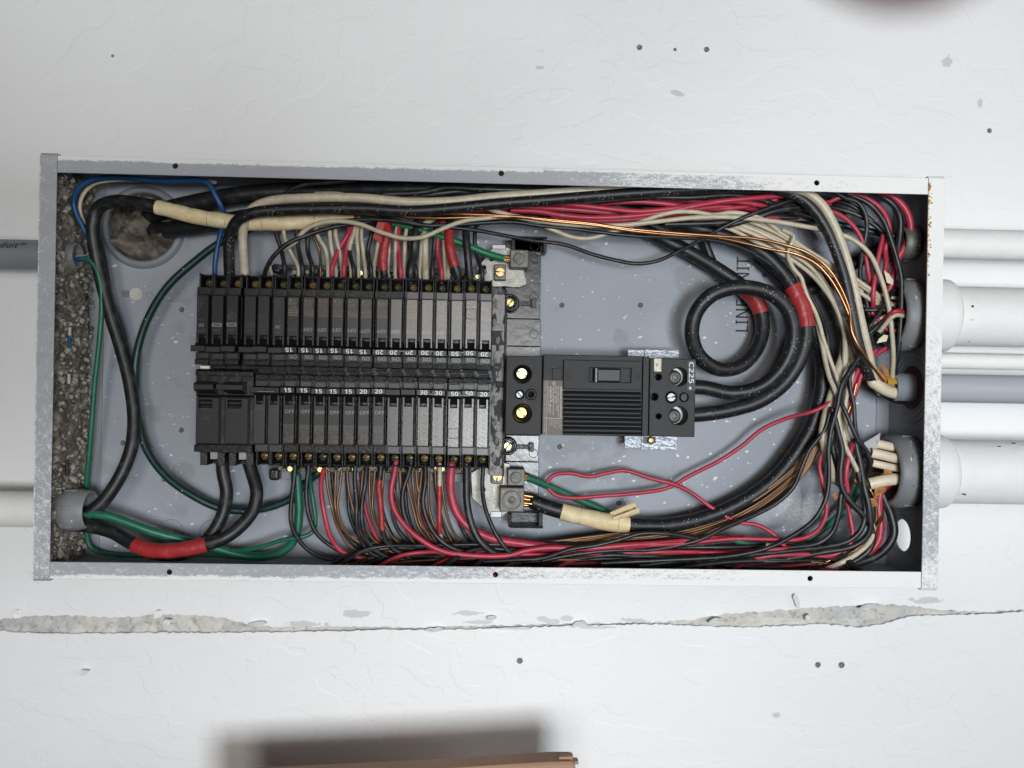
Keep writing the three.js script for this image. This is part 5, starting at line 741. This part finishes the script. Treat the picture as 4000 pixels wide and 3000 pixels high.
barU.forEach((u, i) => { const s = rr(-26, 26), y = 2110 + rr(-20, 40), long = i % 2 === 0, q = (i / 2 - 4) * 9; wire('dullcopper', 12, [u, 1838, 40, u + s * 0.3, 1900, 42, u + 8 + s, 1985, 42 + rr(-4, 4), u + 30 + s, 2060, 40, u + 75 + s, y, 36, u + 170, y + 35, 32, ...(long ? [u + 330, y + 44 + rr(-10, 10), 34, 2050 + i * 12, 2140 + rr(-24, 20), 40, 2350, 2116 + q * 0.7, 42, 2600, 2094 + q + rr(-5, 5), 42, 2780, 2052 + q + rr(-5, 5), 40, 2940, 1978 + q * 1.1, 40 + rr(-4, 6), 3060, 1892 + q * 1.1, 42 + rr(-4, 6), 3150, 1800 + q, 44, 3215, 1690 + q * 0.5, 44, 3260, 1560, 42, 3280, 1440, 40] : [u + 300, 2205, 30, u + 420, 2262, 26])], `bare copper ground wire leaving the lower bar, ${ORD[16 - i]} from the main breaker`, 'bare copper ground wires of the lower bar'); });
for (let i = 0; i < 9; i++) { const u = 1300 + i * 58 + rr(-14, 14), j = rr(-20, 26), k = i % 4 === 2 ? 'red' : 'black'; wire(k, 17, [u, 1850, 26, u + j * 0.4, 1930, 28, u + j, 2010, 28, u + 30 + j, 2085, 26, u + 110, 2150 + rr(-10, 16), 24, u + 260, 2205, 22, u + 420, 2250, 20], `${k} wire hanging behind the copper wires below the lower breakers, ${ORD[8 - i]} from the main breaker`, 'wires behind the coppers below the lower breakers'); }
wire('black', 22, [1488, 1815, 50, 1486, 1850, 50, 1480, 1900, 50, 1486, 1960, 52, 1490, 2020, 52, 1494, 2070, 52, 1520, 2130, 48, 1600, 2180, 42], 'black wire with ragged red tape below the lower breakers', null, { tape: [[0.14, 0.60, 'redtape']] });
wire('cream', 19, [1718, 1815, 50, 1717, 1890, 52, 1716, 1960, 52, 1716, 2040, 52, 1718, 2085, 50, 1728, 2120, 46, 1760, 2160, 40], 'cream wire wrapped in red tape below the lower breakers', null, { tape: [[0.22, 0.72, 'redtape']] });
wire('red', 33, [1764, 1815, 52, 1760, 1870, 54, 1762, 1930, 54, 1785, 2005, 54, 1840, 2065, 54, 1930, 2105, 52, 2050, 2125, 52, 2200, 2145, 52, 2350, 2165, 50, 2500, 2180, 46, 2700, 2190, 42], 'thick red wire from the lower row into the bottom bundle', null);
wire('black', 29, [1822, 1815, 52, 1822, 1880, 54, 1824, 1960, 56, 1838, 2035, 58, 1872, 2110, 60, 1930, 2160, 58, 2020, 2185, 52], 'thick black wire from the lower row beside the thick red one', null);
// the red wire that loops out over the grey back
wire('red', 18, [3330, 2245, 40, 3200, 2195, 46, 3110, 2160, 52, 3060, 2130, 54, 3020, 2085, 52, 2960, 2052, 48, 2880, 2038, 44, 2790, 1990, 40, 2690, 1918, 36, 2620, 1888, 32, 2540, 1868, 30, 2440, 1838, 28, 2370, 1848, 28, 2300, 1862, 28, 2230, 1848, 28, 2160, 1858, 30, 2136, 1892, 30, 2165, 1930, 30, 2240, 1945, 30, 2340, 1938, 30, 2500, 1925, 30, 2610, 1905, 30, 2700, 1855, 30, 2810, 1800, 30, 2900, 1740, 32, 2980, 1675, 36, 3080, 1632, 44, 3180, 1605, 54, 3240, 1570, 56, 3290, 1480, 50], 'red wire looping far out over the bare grey back', null);
wire('green', 30, [2066, 1868, 36, 2110, 1885, 32, 2200, 1925, 24, 2300, 1968, 20, 2380, 2005, 18, 2450, 2060, 20, 2540, 2105, 26, 2650, 2120, 36, 2750, 2105, 44, 2840, 2102, 46, 2920, 2125, 46, 3010, 2140, 44, 3100, 2138, 40, 3180, 2090, 36, 3260, 2030, 32, 3320, 1970, 30, 3360, 1900, 34], 'green ground wire from the lower lug, dipping behind the neutral cable', null, { strands: 'start', dir: [-0.012, 0.001, 0.002] });
{ const c = path([2985, 2135, 47, 3060, 2150, 47, 3120, 2140, 46], 0.004); solo('tape_scrap', 'pale scrap of tape on the green ground wire in the bottom bundle', 'tape', null, tubeGeo(c, 0.0044, 0, 1, 0.001), wireMat.sheath); }
// blacks that can be followed in the bottom bundle
const low = [
  [1880, 2195, 60, 2000, 2188, 62, 2120, 2180, 64, 2230, 2145, 66, 2330, 2130, 66, 2430, 2105, 66, 2500, 2085, 66, 2600, 2084, 66, 2700, 2100, 62, 2760, 2110, 56],
  [2120, 2190, 58, 2250, 2165, 60, 2400, 2150, 60, 2540, 2148, 58, 2650, 2130, 58, 2740, 2106, 60, 2830, 2060, 58, 2950, 2010, 54, 3040, 1960, 54, 3100, 1900, 56, 3130, 1830, 58, 3160, 1760, 58, 3220, 1680, 60, 3245, 1600, 62],
  [2350, 2200, 64, 2600, 2188, 66, 2850, 2172, 68, 3000, 2140, 70, 3100, 2090, 70, 3180, 2030, 70, 3225, 1950, 70, 3238, 1850, 70, 3236, 1760, 70, 3246, 1680, 70, 3268, 1600, 70, 3290, 1500, 70, 3350, 1400, 66, 3420, 1280, 58, 3480, 1200, 52],
  [2500, 2210, 60, 2750, 2180, 60, 2950, 2165, 60, 3100, 2150, 60, 3230, 2135, 60, 3320, 2110, 62, 3368, 2060, 64, 3378, 1990, 64, 3366, 1900, 64, 3352, 1840, 64, 3380, 1790, 60],
  [2600, 2225, 56, 2850, 2195, 56, 3050, 2185, 56, 3200, 2160, 58, 3340, 2130, 62, 3395, 2080, 66, 3395, 1990, 68, 3375, 1900, 66, 3358, 1800, 62, 3340, 1720, 60],
  [2900, 2240, 58, 3150, 2225, 58, 3320, 2200, 60, 3400, 2140, 62, 3408, 2080, 64, 3378, 2020, 64, 3330, 1970, 64, 3290, 1910, 64, 3282, 1840, 64, 3290, 1760, 64, 3275, 1690, 64, 3250, 1600, 64],
  [3080, 2140, 56, 3200, 2120, 58, 3250, 2080, 60, 3276, 2010, 62, 3286, 1930, 62, 3310, 1870, 62, 3330, 1820, 60, 3360, 1790, 56, 3420, 1770, 50],
  [3150, 2240, 54, 3330, 2205, 54, 3440, 2160, 54, 3490, 2090, 54, 3480, 2010, 52, 3450, 1940, 50, 3435, 1880, 48, 3470, 1850, 48, 3560, 1870, 48]];
low.forEach((p, i) => wire('black', i === 7 ? 34 : [19, 19, 19, 22, 24, 24, 22][i], p, i === 7 ? 'thick black wire bending round by the open knockout hole' : 'black wire sweeping from the bottom bundle up the end of the box', i === 7 ? null : 'black wires at the conduit end'));
const lowRed = [
  [2440, 2140, 60, 2560, 2128, 60, 2700, 2120, 58, 2850, 2105, 58, 3000, 2106, 62, 3120, 2106, 64, 3190, 2075, 64, 3225, 2015, 62, 3226, 1950, 60, 3212, 1880, 60, 3200, 1820, 58, 3210, 1775, 56, 3240, 1730, 54],
  [2860, 2225, 44, 2930, 2190, 54, 3000, 2172, 58, 3140, 2165, 58, 3240, 2170, 58, 3310, 2140, 60, 3330, 2090, 60, 3322, 2030, 58, 3308, 1960, 58], [3310, 1920, 62, 3304, 1860, 64, 3312, 1800, 64, 3330, 1740, 60, 3350, 1715, 54],
  [3200, 2240, 50, 3330, 2190, 52, 3420, 2130, 52, 3440, 2060, 52, 3432, 1980, 50, 3445, 1910, 50, 3480, 1890, 48, 3560, 1880, 48], [2150, 2230, 40, 2250, 2185, 50, 2380, 2160, 54, 2520, 2160, 52, 2700, 2185, 48, 2800, 2235, 40]];
lowRed.forEach((p, i) => wire('red', [18, 19, 22, 32, 22][i], p, ['red wire rising beside the copper fan to the cream column', 'red wire dipping below the cream column into the bottom bundle', 'short red length between the black wires at the cream cables', 'thick red wire bending round inside the thick black one', 'red wire surfacing in the bottom bundle below the neutral lug'][i], null));
wire('cream', 22, [3150, 2248, 60, 3260, 2210, 64, 3350, 2160, 66, 3400, 2110, 66, 3410, 2060, 62, 3385, 2010, 56], 'cream wire rising through the black wires at the bottom corner', null);
for (let i = 0; i < 5; i++) { const o = i * 8 + rr(-5, 5), q = () => rr(-7, 7); wire(i % 2 ? 'dullcopper' : 'copper', 11, [3060 + o * 3, 2232, 44 + i, 3260 + o + q(), 2190 - o, 46 + i * 2, 3380 + o * 0.6 + q(), 2110 - o, 48 + i * 3, 3425 + o * 0.8 + q(), 2030 + q(), 52 + i, 3418 + o + q(), 1950 + q(), 54 - i * 2, 3392 + o + q(), 1890, 52, 3410 + o, 1850, 48], 'thin copper wire curving up beside the flat cream cables', 'copper wires at the flat cream cables'); }
// ---- the cream fan that crosses to the conduit end
for (let i = 0; i < 9; i++) { const o = (i - 4) * 10, j = rr(-5, 5), z = 46 + rr(-6, 8); const tail = i < 5 ? [3400, 1150 + o + 20, z + 4, 3480, 1190 + o * 0.6 + 20, 50, 3560, 1220 + o * 0.4, 48] : [3262, 1180 + o * 0.4, z, 3296, 1300, z, 3310 - o * 0.3, 1400, z + 2, 3296, 1470, z, 3262, 1560, z]; wire('cream', 18, [2700, 832 + o * 0.5, z - 8, 2840, 862 + o * 0.7, z - 4, 2950, 900 + o + j, z, 3060, 955 + o, z + 2, 3160, 1020 + o + j, z + 2, ...(i < 5 ? [3250, 1075 + o, z + 2, 3320, 1115 + o, z + 2] : [3220, 1090 + o, z])].concat(tail), 'cream wire in the flat fan crossing to the conduit end', 'cream wires of the fan'); }
wire('cream', 18, [3060, 900, 58, 3098, 920, 62, 3094, 945, 64, 3082, 970, 62, 3078, 1000, 58, 3100, 1050, 54, 3130, 1085, 52, 3140, 1120, 52, 3155, 1160, 52, 3185, 1220, 52, 3205, 1280, 54, 3212, 1310, 54, 3228, 1360, 54, 3248, 1420, 56, 3270, 1480, 58, 3276, 1560, 58, 3270, 1640, 58], 'cream wire tied round the fan and hanging down free', null);
// ---- vertical column at the conduit end
const creamCol = [[3290, 1240, 44, 3318, 1320, 46, 3332, 1390, 48, 3332, 1440, 52, 3322, 1490, 52, 3300, 1560, 52, 3296, 1640, 52, 3300, 1720, 52, 3316, 1800, 52, 3340, 1850, 52], [3190, 1250, 48, 3210, 1340, 52, 3226, 1420, 56, 3242, 1480, 60, 3256, 1510, 62, 3272, 1560, 64, 3274, 1620, 64, 3285, 1690, 64, 3300, 1740, 64, 3330, 1800, 64, 3355, 1850, 64, 3378, 1890, 64, 3375, 1930, 60], [3300, 1340, 42, 3318, 1430, 46, 3310, 1530, 54, 3300, 1600, 54, 3305, 1680, 54, 3320, 1720, 52, 3340, 1740, 50], [3330, 1480, 46, 3318, 1540, 48, 3300, 1600, 50, 3272, 1660, 52, 3270, 1720, 52, 3290, 1770, 52]];
creamCol.forEach((p, i) => wire('cream', [21, 20, 18, 19][i], p, 'cream wire in the upright column at the conduit end', 'cream wires of the upright column'));
wire('cream', 33, [3300, 1330, 42, 3292, 1390, 46, 3275, 1440, 50, 3262, 1500, 52, 3240, 1570, 54, 3220, 1650, 56, 3214, 1700, 58, 3225, 1760, 58, 3238, 1810, 56, 3260, 1870, 52, 3300, 1900, 46], 'wide flattened cream cable curving outside the upright column', null);
const blackCol = [[3120, 1080, 40, 3170, 1160, 44, 3210, 1240, 48, 3230, 1300, 52, 3238, 1380, 54, 3248, 1450, 56, 3262, 1510, 60, 3290, 1580, 68, 3320, 1650, 70, 3352, 1720, 70, 3385, 1760, 68, 3400, 1810, 66, 3390, 1860, 60], [3360, 1380, 50, 3330, 1440, 54, 3298, 1490, 58, 3284, 1530, 60, 3270, 1600, 60, 3252, 1700, 58, 3238, 1760, 56], [3335, 1440, 56, 3320, 1470, 58, 3322, 1520, 58, 3335, 1580, 58, 3340, 1660, 58, 3352, 1730, 56, 3372, 1790, 54], [3345, 1430, 52, 3310, 1480, 54, 3290, 1530, 56, 3288, 1580, 54], [3248, 1560, 50, 3240, 1680, 50, 3260, 1780, 50, 3280, 1860, 50]];
blackCol.forEach((p, i) => wire('black', [18, 22, 18, 18, 24][i], p, 'black wire in the upright column at the conduit end', 'black wires of the upright column'));
[[3420, 1370, 52, 3390, 1400, 52, 3350, 1450, 52, 3330, 1500, 52, 3318, 1560, 50, 3305, 1640, 48], [3460, 1360, 50, 3400, 1400, 50, 3370, 1450, 50, 3345, 1520, 48, 3320, 1600, 46, 3300, 1680, 44]].forEach((p) => wire('red', 22, p, 'red wire slanting out of the crammed bushing into the upright column', 'red wires slanting from the crammed bushing'));
wire('copper', 11, [3345, 1500, 56, 3328, 1570, 54, 3310, 1620, 52, 3300, 1680, 50], 'short copper strand beside the slanting red wires', null);
// ---- upper corner at the conduit end
const upCorner = [
  ['red', 18, [3110, 762, 42, 3230, 790, 56, 3270, 775, 60, 3320, 764, 60, 3360, 764, 58], 'red wire ducking under the top flange at the large cream feeder'],
  ['red', 22, [3190, 734, 62, 3280, 742, 66, 3340, 762, 66, 3390, 778, 66, 3440, 815, 66, 3468, 865, 64, 3474, 920, 62, 3458, 975, 60, 3462, 1020, 56, 3455, 1070, 52], 'red wire arching down just inside the flange corner'],
  ['red', 27, [3320, 734, 58, 3410, 742, 62, 3470, 760, 62, 3515, 790, 62, 3548, 840, 62, 3558, 900, 60, 3540, 955, 58, 3512, 1000, 56, 3495, 1050, 54, 3480, 1110, 52, 3460, 1170, 50], 'thick red wire arching down beside the small bushing'],
  ['red', 19, [3140, 802, 38, 3260, 830, 52, 3310, 860, 56, 3350, 905, 58, 3375, 960, 58, 3385, 1020, 56, 3395, 1080, 54, 3410, 1130, 50, 3450, 1160, 48], 'red wire passing under the large feeders into the crammed bushing'],
  ['red', 20, [3450, 920, 60, 3440, 965, 60, 3428, 1020, 60, 3420, 1075, 60, 3412, 1130, 60, 3410, 1180, 58, 3418, 1222, 52, 3450, 1240, 48], 'red wire hanging straight down into the crammed bushing'],
  ['black', 19, [3150, 734, 60, 3240, 742, 64, 3300, 772, 64, 3350, 790, 64, 3378, 830, 64, 3386, 880, 62, 3382, 920, 60, 3374, 960, 58, 3366, 1010, 54, 3360, 1080, 50, 3385, 1140, 48], 'black wire looping down beside the large cream feeder'],
  ['black', 22, [3180, 734, 62, 3270, 742, 66, 3330, 764, 66, 3400, 800, 68, 3450, 860, 70, 3478, 930, 70, 3500, 1000, 70, 3518, 1070, 70, 3522, 1150, 68, 3518, 1260, 66, 3510, 1360, 62, 3496, 1450, 54, 3510, 1500, 48], 'long black wire falling past the crammed bushing to the conduit end'],
  ['black', 26, [3290, 734, 58, 3380, 742, 62, 3440, 765, 62, 3490, 800, 62, 3515, 850, 60, 3516, 910, 58, 3508, 970, 54, 3500, 1020, 50], 'black wire arching with the thick red one by the small bushing'],
  ['black', 19, [3150, 787, 36, 3270, 815, 50, 3330, 832, 54, 3390, 862, 56, 3440, 900, 58, 3478, 950, 58, 3490, 1000, 56, 3468, 1050, 52, 3455, 1120, 48, 3500, 1160, 48], 'black wire crossing below the large feeders to the crammed bushing'],
  ['black', 20, [3200, 772, 40, 3320, 800, 54, 3390, 850, 56, 3440, 900, 56, 3470, 950, 52, 3500, 960, 48, 3580, 940, 50], 'black wire running into the small bushing'],
  ['black', 18, [3376, 1100, 52, 3385, 1180, 54, 3395, 1230, 54, 3415, 1260, 50, 3470, 1270, 48], 'black wire curling into the lower half of the crammed bushing'],
  ['black', 17, [3560, 1130, 48, 3500, 1130, 58, 3460, 1180, 64, 3430, 1230, 66, 3398, 1275, 66, 3380, 1310, 60], 'thin black wire slanting across the crammed bushing, the upper one'],
  ['black', 17, [3560, 1210, 48, 3480, 1230, 56, 3420, 1280, 62, 3390, 1310, 60, 3370, 1340, 54], 'thin black wire slanting across the crammed bushing, the lower one'],
  ['darkgreen', 26, [2990, 826, 24, 3100, 842, 26, 3200, 862, 30, 3300, 882, 34, 3420, 908, 40, 3500, 925, 48, 3580, 935, 50], 'dark green wire crossing behind the feeders to the small bushing'],
  ['cream', 18, [3150, 812, 40, 3190, 840, 42, 3225, 880, 42, 3250, 930, 40], 'cream wire showing between the red bundle and the large feeders']];
for (const [k, d, p, l] of upCorner) wire(k, d, p, l, null);
// wire ends crammed into the big bushing
for (let i = 0; i < 26; i++) { const a = rnd() * 6.28, q = Math.sqrt(rnd()) * 0.021, y = rightPorts[1][0] + Math.sin(a) * q, z = rightPorts[1][1] + Math.cos(a) * q, k = ['cream', 'black', 'red', 'cream', 'black', 'sheath'][i % 6], r = k === 'sheath' ? 0.0034 : rr(0.0018, 0.0023); const x1 = 0.352 + rr(-0.012, 0.012), c = new THREE.CatmullRomCurve3([new THREE.Vector3(0.405, rightPorts[1][0] + (y - rightPorts[1][0]) * 0.9, z), new THREE.Vector3(0.382, y, z), new THREE.Vector3(0.368, y + rr(-0.004, 0.004), z + rr(-0.004, 0.006)), new THREE.Vector3(x1, y + rr(-0.018, 0.018), clamp(z + rr(-0.014, 0.012), 0.012, 0.066))]); solo(k === 'sheath' ? 'cream_cable' : NAME[k], `${k === 'sheath' ? 'torn cream sheath' : k + ' wire'} end poking out of the crammed bushing`, 'wire', `${k === 'sheath' ? 'torn sheath' : k} ends in the crammed bushing`, tubeGeo(c, r), wireMat[k]); }
// flat cream cables in the lower big bushing
const nm = [[[3620, 1760, 50, 3560, 1755, 54, 3500, 1748, 58, 3450, 1738, 60, 3420, 1732, 60], 35], [[3620, 1800, 56, 3560, 1800, 60, 3500, 1790, 64, 3440, 1776, 66, 3400, 1768, 66], 38], [[3620, 1836, 54, 3560, 1838, 58, 3500, 1828, 62, 3440, 1816, 64, 3405, 1808, 64], 29], [[3620, 1880, 50, 3560, 1876, 58, 3500, 1872, 64, 3440, 1880, 64, 3395, 1890, 62], 46]];
nm.forEach(([p, d], i) => { const r = d / 2 / 4.15 * mm, c = path(p, r, 0); solo('cream_cable', `flat cream cable in the lower big bushing, ${ORD[i]} down from the grey conduit`, 'cable', 'flat cream cables', tubeGeo(c, r), wireMat.sheath); });
for (const [u, v, s] of [[3432, 1915, 0.9], [3352, 1868, 0.6], [3408, 1955, 0.9], [3462, 1842, 0.8], [3260, 1942, 0.5]]) { const g = new THREE.PlaneGeometry(0.011 * s, 0.009 * s, 8, 8), a = g.attributes.position; for (let i = 0; i < a.count; i++) a.setXYZ(i, a.getX(i) * (0.75 + 0.5 * fbm(a.getY(i) * 400 + u, v, 2)), a.getY(i) * (0.75 + 0.5 * fbm(a.getX(i) * 400 + v, u, 2)), 0.007 * fbm(a.getX(i) * 300 + u, a.getY(i) * 300, 2)); g.computeVertexNormals(); const p = P(u, v, 0.06); g.rotateZ(rnd() * 3).rotateX(rr(-0.5, 0.5)).translate(p.x, p.y, 0.058); solo('paper_wrap', 'crumpled brown paper shred among the flat cream cables', 'paper', 'brown paper shreds at the flat cream cables', g, M.paperbrown); }
{ const pos = [[3375, 1730], [3440, 1690], [3420, 1760], [3395, 1780], [3432, 1745]].map(([u, v], i) => P(u, v, 0.06 + i * 0.001)), g = new THREE.BufferGeometry(); g.setAttribute('position', new THREE.Float32BufferAttribute(pos.flatMap((p) => [p.x, p.y, p.z]), 3)); g.setAttribute('uv', new THREE.Float32BufferAttribute([0, 0, 1, 0, 1, 1, 0, 1, 0.5, 0.5], 2)); g.setIndex([0, 1, 4, 1, 2, 4, 2, 3, 4, 3, 0, 4]); g.computeVertexNormals(); solo('film_scrap', 'torn scrap of clear film on the upper flat cream cable', 'film', null, g, M.clear); }
for (const [u, v, a, l, z] of [[3470, 1085, -1.1, 0.016, 0.064], [3445, 1325, 0.5, 0.013, 0.064]]) { const s = polyShape([[-l / 2, -0.001], [l * 0.2, -0.0035], [l / 2, 0.0005], [l * 0.25, 0.003], [-l * 0.2, 0.0018]]), p = P(u, v, z); solo('sheath_tail', `torn pale sheath tail ${v < 1200 ? 'above' : 'at the foot of'} the crammed bushing`, 'cable scrap', null, extrude(s, 0.0008, 0).rotateZ(a).translate(p.x, p.y, z), wireMat.sheath); }
// ---------------------------------------------------------------- board below the box, fingertip at the lens, lamps
{
  const grain = std({ map: dataTex(512, 128, (u, v, i, j) => { const k = (fbm(u * 3, v * 26 + 0.6 * fbm(u * 4, v * 4, 2), 4) - .5) * 46 + (vn(i * .7, j * .9) - .5) * 8; return [152 + k, 119 + k * .95, 95 + k * .85]; }), roughness: 0.7 });
  const t = thing('wooden_board', 'pale brown wooden board standing off the wall below the box', 'board', null, [P(2246, 2954, 0.135).x, P(2246, 2954, 0.135).y, 0.135]);
  t.rotation.z = 0.06;
  const s = polyShape([[-0.3, -0.25], [-0.004, -0.25], [0.0, -0.012], [-0.001, -0.003], [-0.004, 0.0], [-0.02, 0.0008], [-0.12, 0.0], [-0.3, 0.0012]]);
  part(t, 'plank', uvXY(extrude(s, 0.022, -0.011, 0.002), 0.35, 0.09), grain);
  part(t, 'splinter', [box(-0.004, 0.0025, -0.0055, -0.0025, -0.004, 0.004, 0.001), box(-0.014, -0.002, -0.0006, 0.0024, -0.003, 0.005, 0.0008)], grain);
}
{ // the photographer's camera and hands, behind the viewpoint; one fingertip strays in front of the lens
  const C = camera.position, mmv = (x, y, z) => new THREE.Vector3(x * mm, y * mm, z * mm);
  const cam = thing('compact_camera', 'small silver compact camera held up facing the open box', 'camera', null, [C.x, C.y, C.z]);
  part(cam, 'body', box(-0.062, 0.046, -0.038, 0.024, 0.016, 0.044, 0.007), std({ color: lin(0.42, 0.43, 0.45), metalness: 0.6, roughness: 0.4 }));
  part(cam, 'lens_barrel', lathe([[0.017, 0.003], [0.024, 0.003], [0.0245, 0.005], [0.0245, 0.017], [0.017, 0.017]], 'z', [0, 0, 0], 40), M.handle);
  part(cam, 'shutter_button', cyl(0.005, 0.004, [0.034, 0.0255, 0.03], 'y', 20), M.zinc);
  part(cam, 'screen', box(-0.05, 0.022, -0.03, 0.018, 0.0435, 0.0446), M.handle);
  const tip = new THREE.Vector3(1600 / FOCAL, 2085 / FOCAL, -1).applyMatrix3(camM).multiplyScalar(46);
  const right = [[[112, -16, 150, 30], [97, -34, 72, 25], [76, -28, 55, 21], [68, 2, 51, 16]], [[68, 4, 51, 13], [61, 20, 42, 10], [50, 37, 18, 9.2], [37, 37, -14, 8.8], [tip.x, tip.y, tip.z, 8.4]], [[70, -4, 52, 12], [67, 2, 32, 10], [56, 3, 9, 9], [38, 3, 7, 8]], [[72, -20, 52, 12], [68, -14, 30, 10], [56, -14, 8, 9], [38, -15, 7, 8]], [[74, -34, 52, 11], [67, -30, 30, 9], [56, -30, 9, 8], [42, -30, 8, 7]], [[80, -40, 62, 14], [62, -18, 60, 11], [44, -8, 55, 10], [28, -4, 53, 9]]];
  const left = [[[-128, -10, 150, 30], [-112, -34, 72, 25], [-92, -28, 55, 21], [-84, 2, 51, 16]], [[-84, 4, 51, 13], [-76, 20, 44, 10], [-60, 34, 34, 9], [-40, 33, 30, 8.5]], [[-86, -4, 52, 12], [-83, 2, 32, 10], [-70, 3, 9, 9], [-52, 3, 7, 8]], [[-88, -20, 52, 12], [-84, -14, 30, 10], [-70, -14, 8, 9], [-52, -15, 7, 8]], [[-90, -34, 52, 11], [-83, -30, 30, 9], [-70, -30, 9, 8], [-56, -30, 8, 7]], [[-96, -40, 62, 14], [-78, -22, 60, 11], [-60, -14, 55, 10], [-44, -12, 53, 9]]];
  const who = thing('person', 'bare hands gripping the compact camera, one fingertip straying past the lens', 'person', null, [C.x, C.y, C.z]);
  const skin = phys({ color: lin(0.82, 0.38, 0.41), roughness: 0.55 }), cloth = std({ color: lin(0.05, 0.07, 0.12), roughness: 0.95 });
  const geos = [];
  for (const chains of [right, left]) {
    const bones = []; for (const c of chains) for (let i = 0; i + 1 < c.length; i++) bones.push([c[i], c[i + 1]]);
    const lo = [1e9, 1e9, 1e9], hi = [-1e9, -1e9, -1e9]; for (const c of chains) for (const j of c) for (let k = 0; k < 3; k++) { lo[k] = Math.min(lo[k], j[k] - j[3] - 6); hi[k] = Math.max(hi[k], j[k] + j[3] + 6); }
    const N = 84, mid = lo.map((l, k) => (l + hi[k]) / 2), half = Math.max(...lo.map((l, k) => hi[k] - l)) / 2, mc = new MarchingCubes(N, skin, false, false, 120000); mc.isolation = 0;
    for (let z = 0; z < N; z++) for (let y = 0; y < N; y++) for (let x = 0; x < N; x++) {
      const p = [x, y, z].map((q, k) => mid[k] + (q - N / 2) / (N / 2) * half); let d = 1e3;
      for (const [a, b] of bones) { const ab = [b[0] - a[0], b[1] - a[1], b[2] - a[2]], ap = [p[0] - a[0], p[1] - a[1], p[2] - a[2]], t = clamp((ap[0] * ab[0] + ap[1] * ab[1] + ap[2] * ab[2]) / (ab[0] ** 2 + ab[1] ** 2 + ab[2] ** 2)), e = Math.hypot(ap[0] - ab[0] * t, ap[1] - ab[1] * t, ap[2] - ab[2] * t) - (a[3] + (b[3] - a[3]) * t), k = 4, h = clamp(0.5 + 0.5 * (d - e) / k); d = d * (1 - h) + e * h - k * h * (1 - h); }
      mc.field[x + y * N + z * N * N] = -d;
    }
    mc.update(); const g = new THREE.BufferGeometry(), n = mc.count * 3, pos = new Float32Array(mc.positionArray.slice(0, n));
    for (let i = 0; i < n; i++) pos[i] = (mid[i % 3] + pos[i] * half) * mm;
    g.setAttribute('position', new THREE.BufferAttribute(pos, 3)); g.setAttribute('normal', new THREE.BufferAttribute(new Float32Array(mc.normalArray.slice(0, n)), 3)); geos.push(g);
  }
  part(who, 'hands', geos, skin);
  for (const s of [right, left]) { const a = mmv(...s[0][0]), b = mmv(...s[0][1]), d = a.clone().sub(b), g = new THREE.CylinderGeometry(0.05, 0.036, 0.2, 30, 8, true), p = g.attributes.position; for (let i = 0; i < p.count; i++) { const f = 1 + 0.06 * Math.sin(p.getY(i) * 130 + 2 * Math.atan2(p.getX(i), p.getZ(i))); p.setX(i, p.getX(i) * f); p.setZ(i, p.getZ(i) * f); } g.computeVertexNormals(); g.translate(0, 0.13, 0).applyQuaternion(new THREE.Quaternion().setFromUnitVectors(new THREE.Vector3(0, 1, 0), d.normalize())).translate(b.x, b.y, b.z); part(who, 'sleeve', g, cloth); }
}
for (const [L, label] of [[KEY, 'small square white panel lamp shining at the box from across the room'], [FILL, 'unseen tall warm panel lamp added to fill shade and gloss the breakers'], [SIDE, 'large neutral panel lamp standing off to the conduit side of the room']]) {  // unseen fixtures, housings made up around the light sources
  const t = thing('panel_lamp', label, 'lamp', null, L.at); t.lookAt(...L.aim);   // +z faces the wall
  part(t, 'housing', [box(-L.w / 2 - 0.02, L.w / 2 + 0.02, -L.h / 2 - 0.02, L.h / 2 + 0.02, -0.06, -0.02, 0.004)], M.pvc);
  part(t, 'diffuser', box(-L.w / 2, L.w / 2, -L.h / 2, L.h / 2, -0.02, -0.006, 0.002), std({ color: lin(0.8, 0.8, 0.8), roughness: 0.6, emissive: L.color.clone(), emissiveIntensity: 1 }));
}
renderer.render(scene, camera);
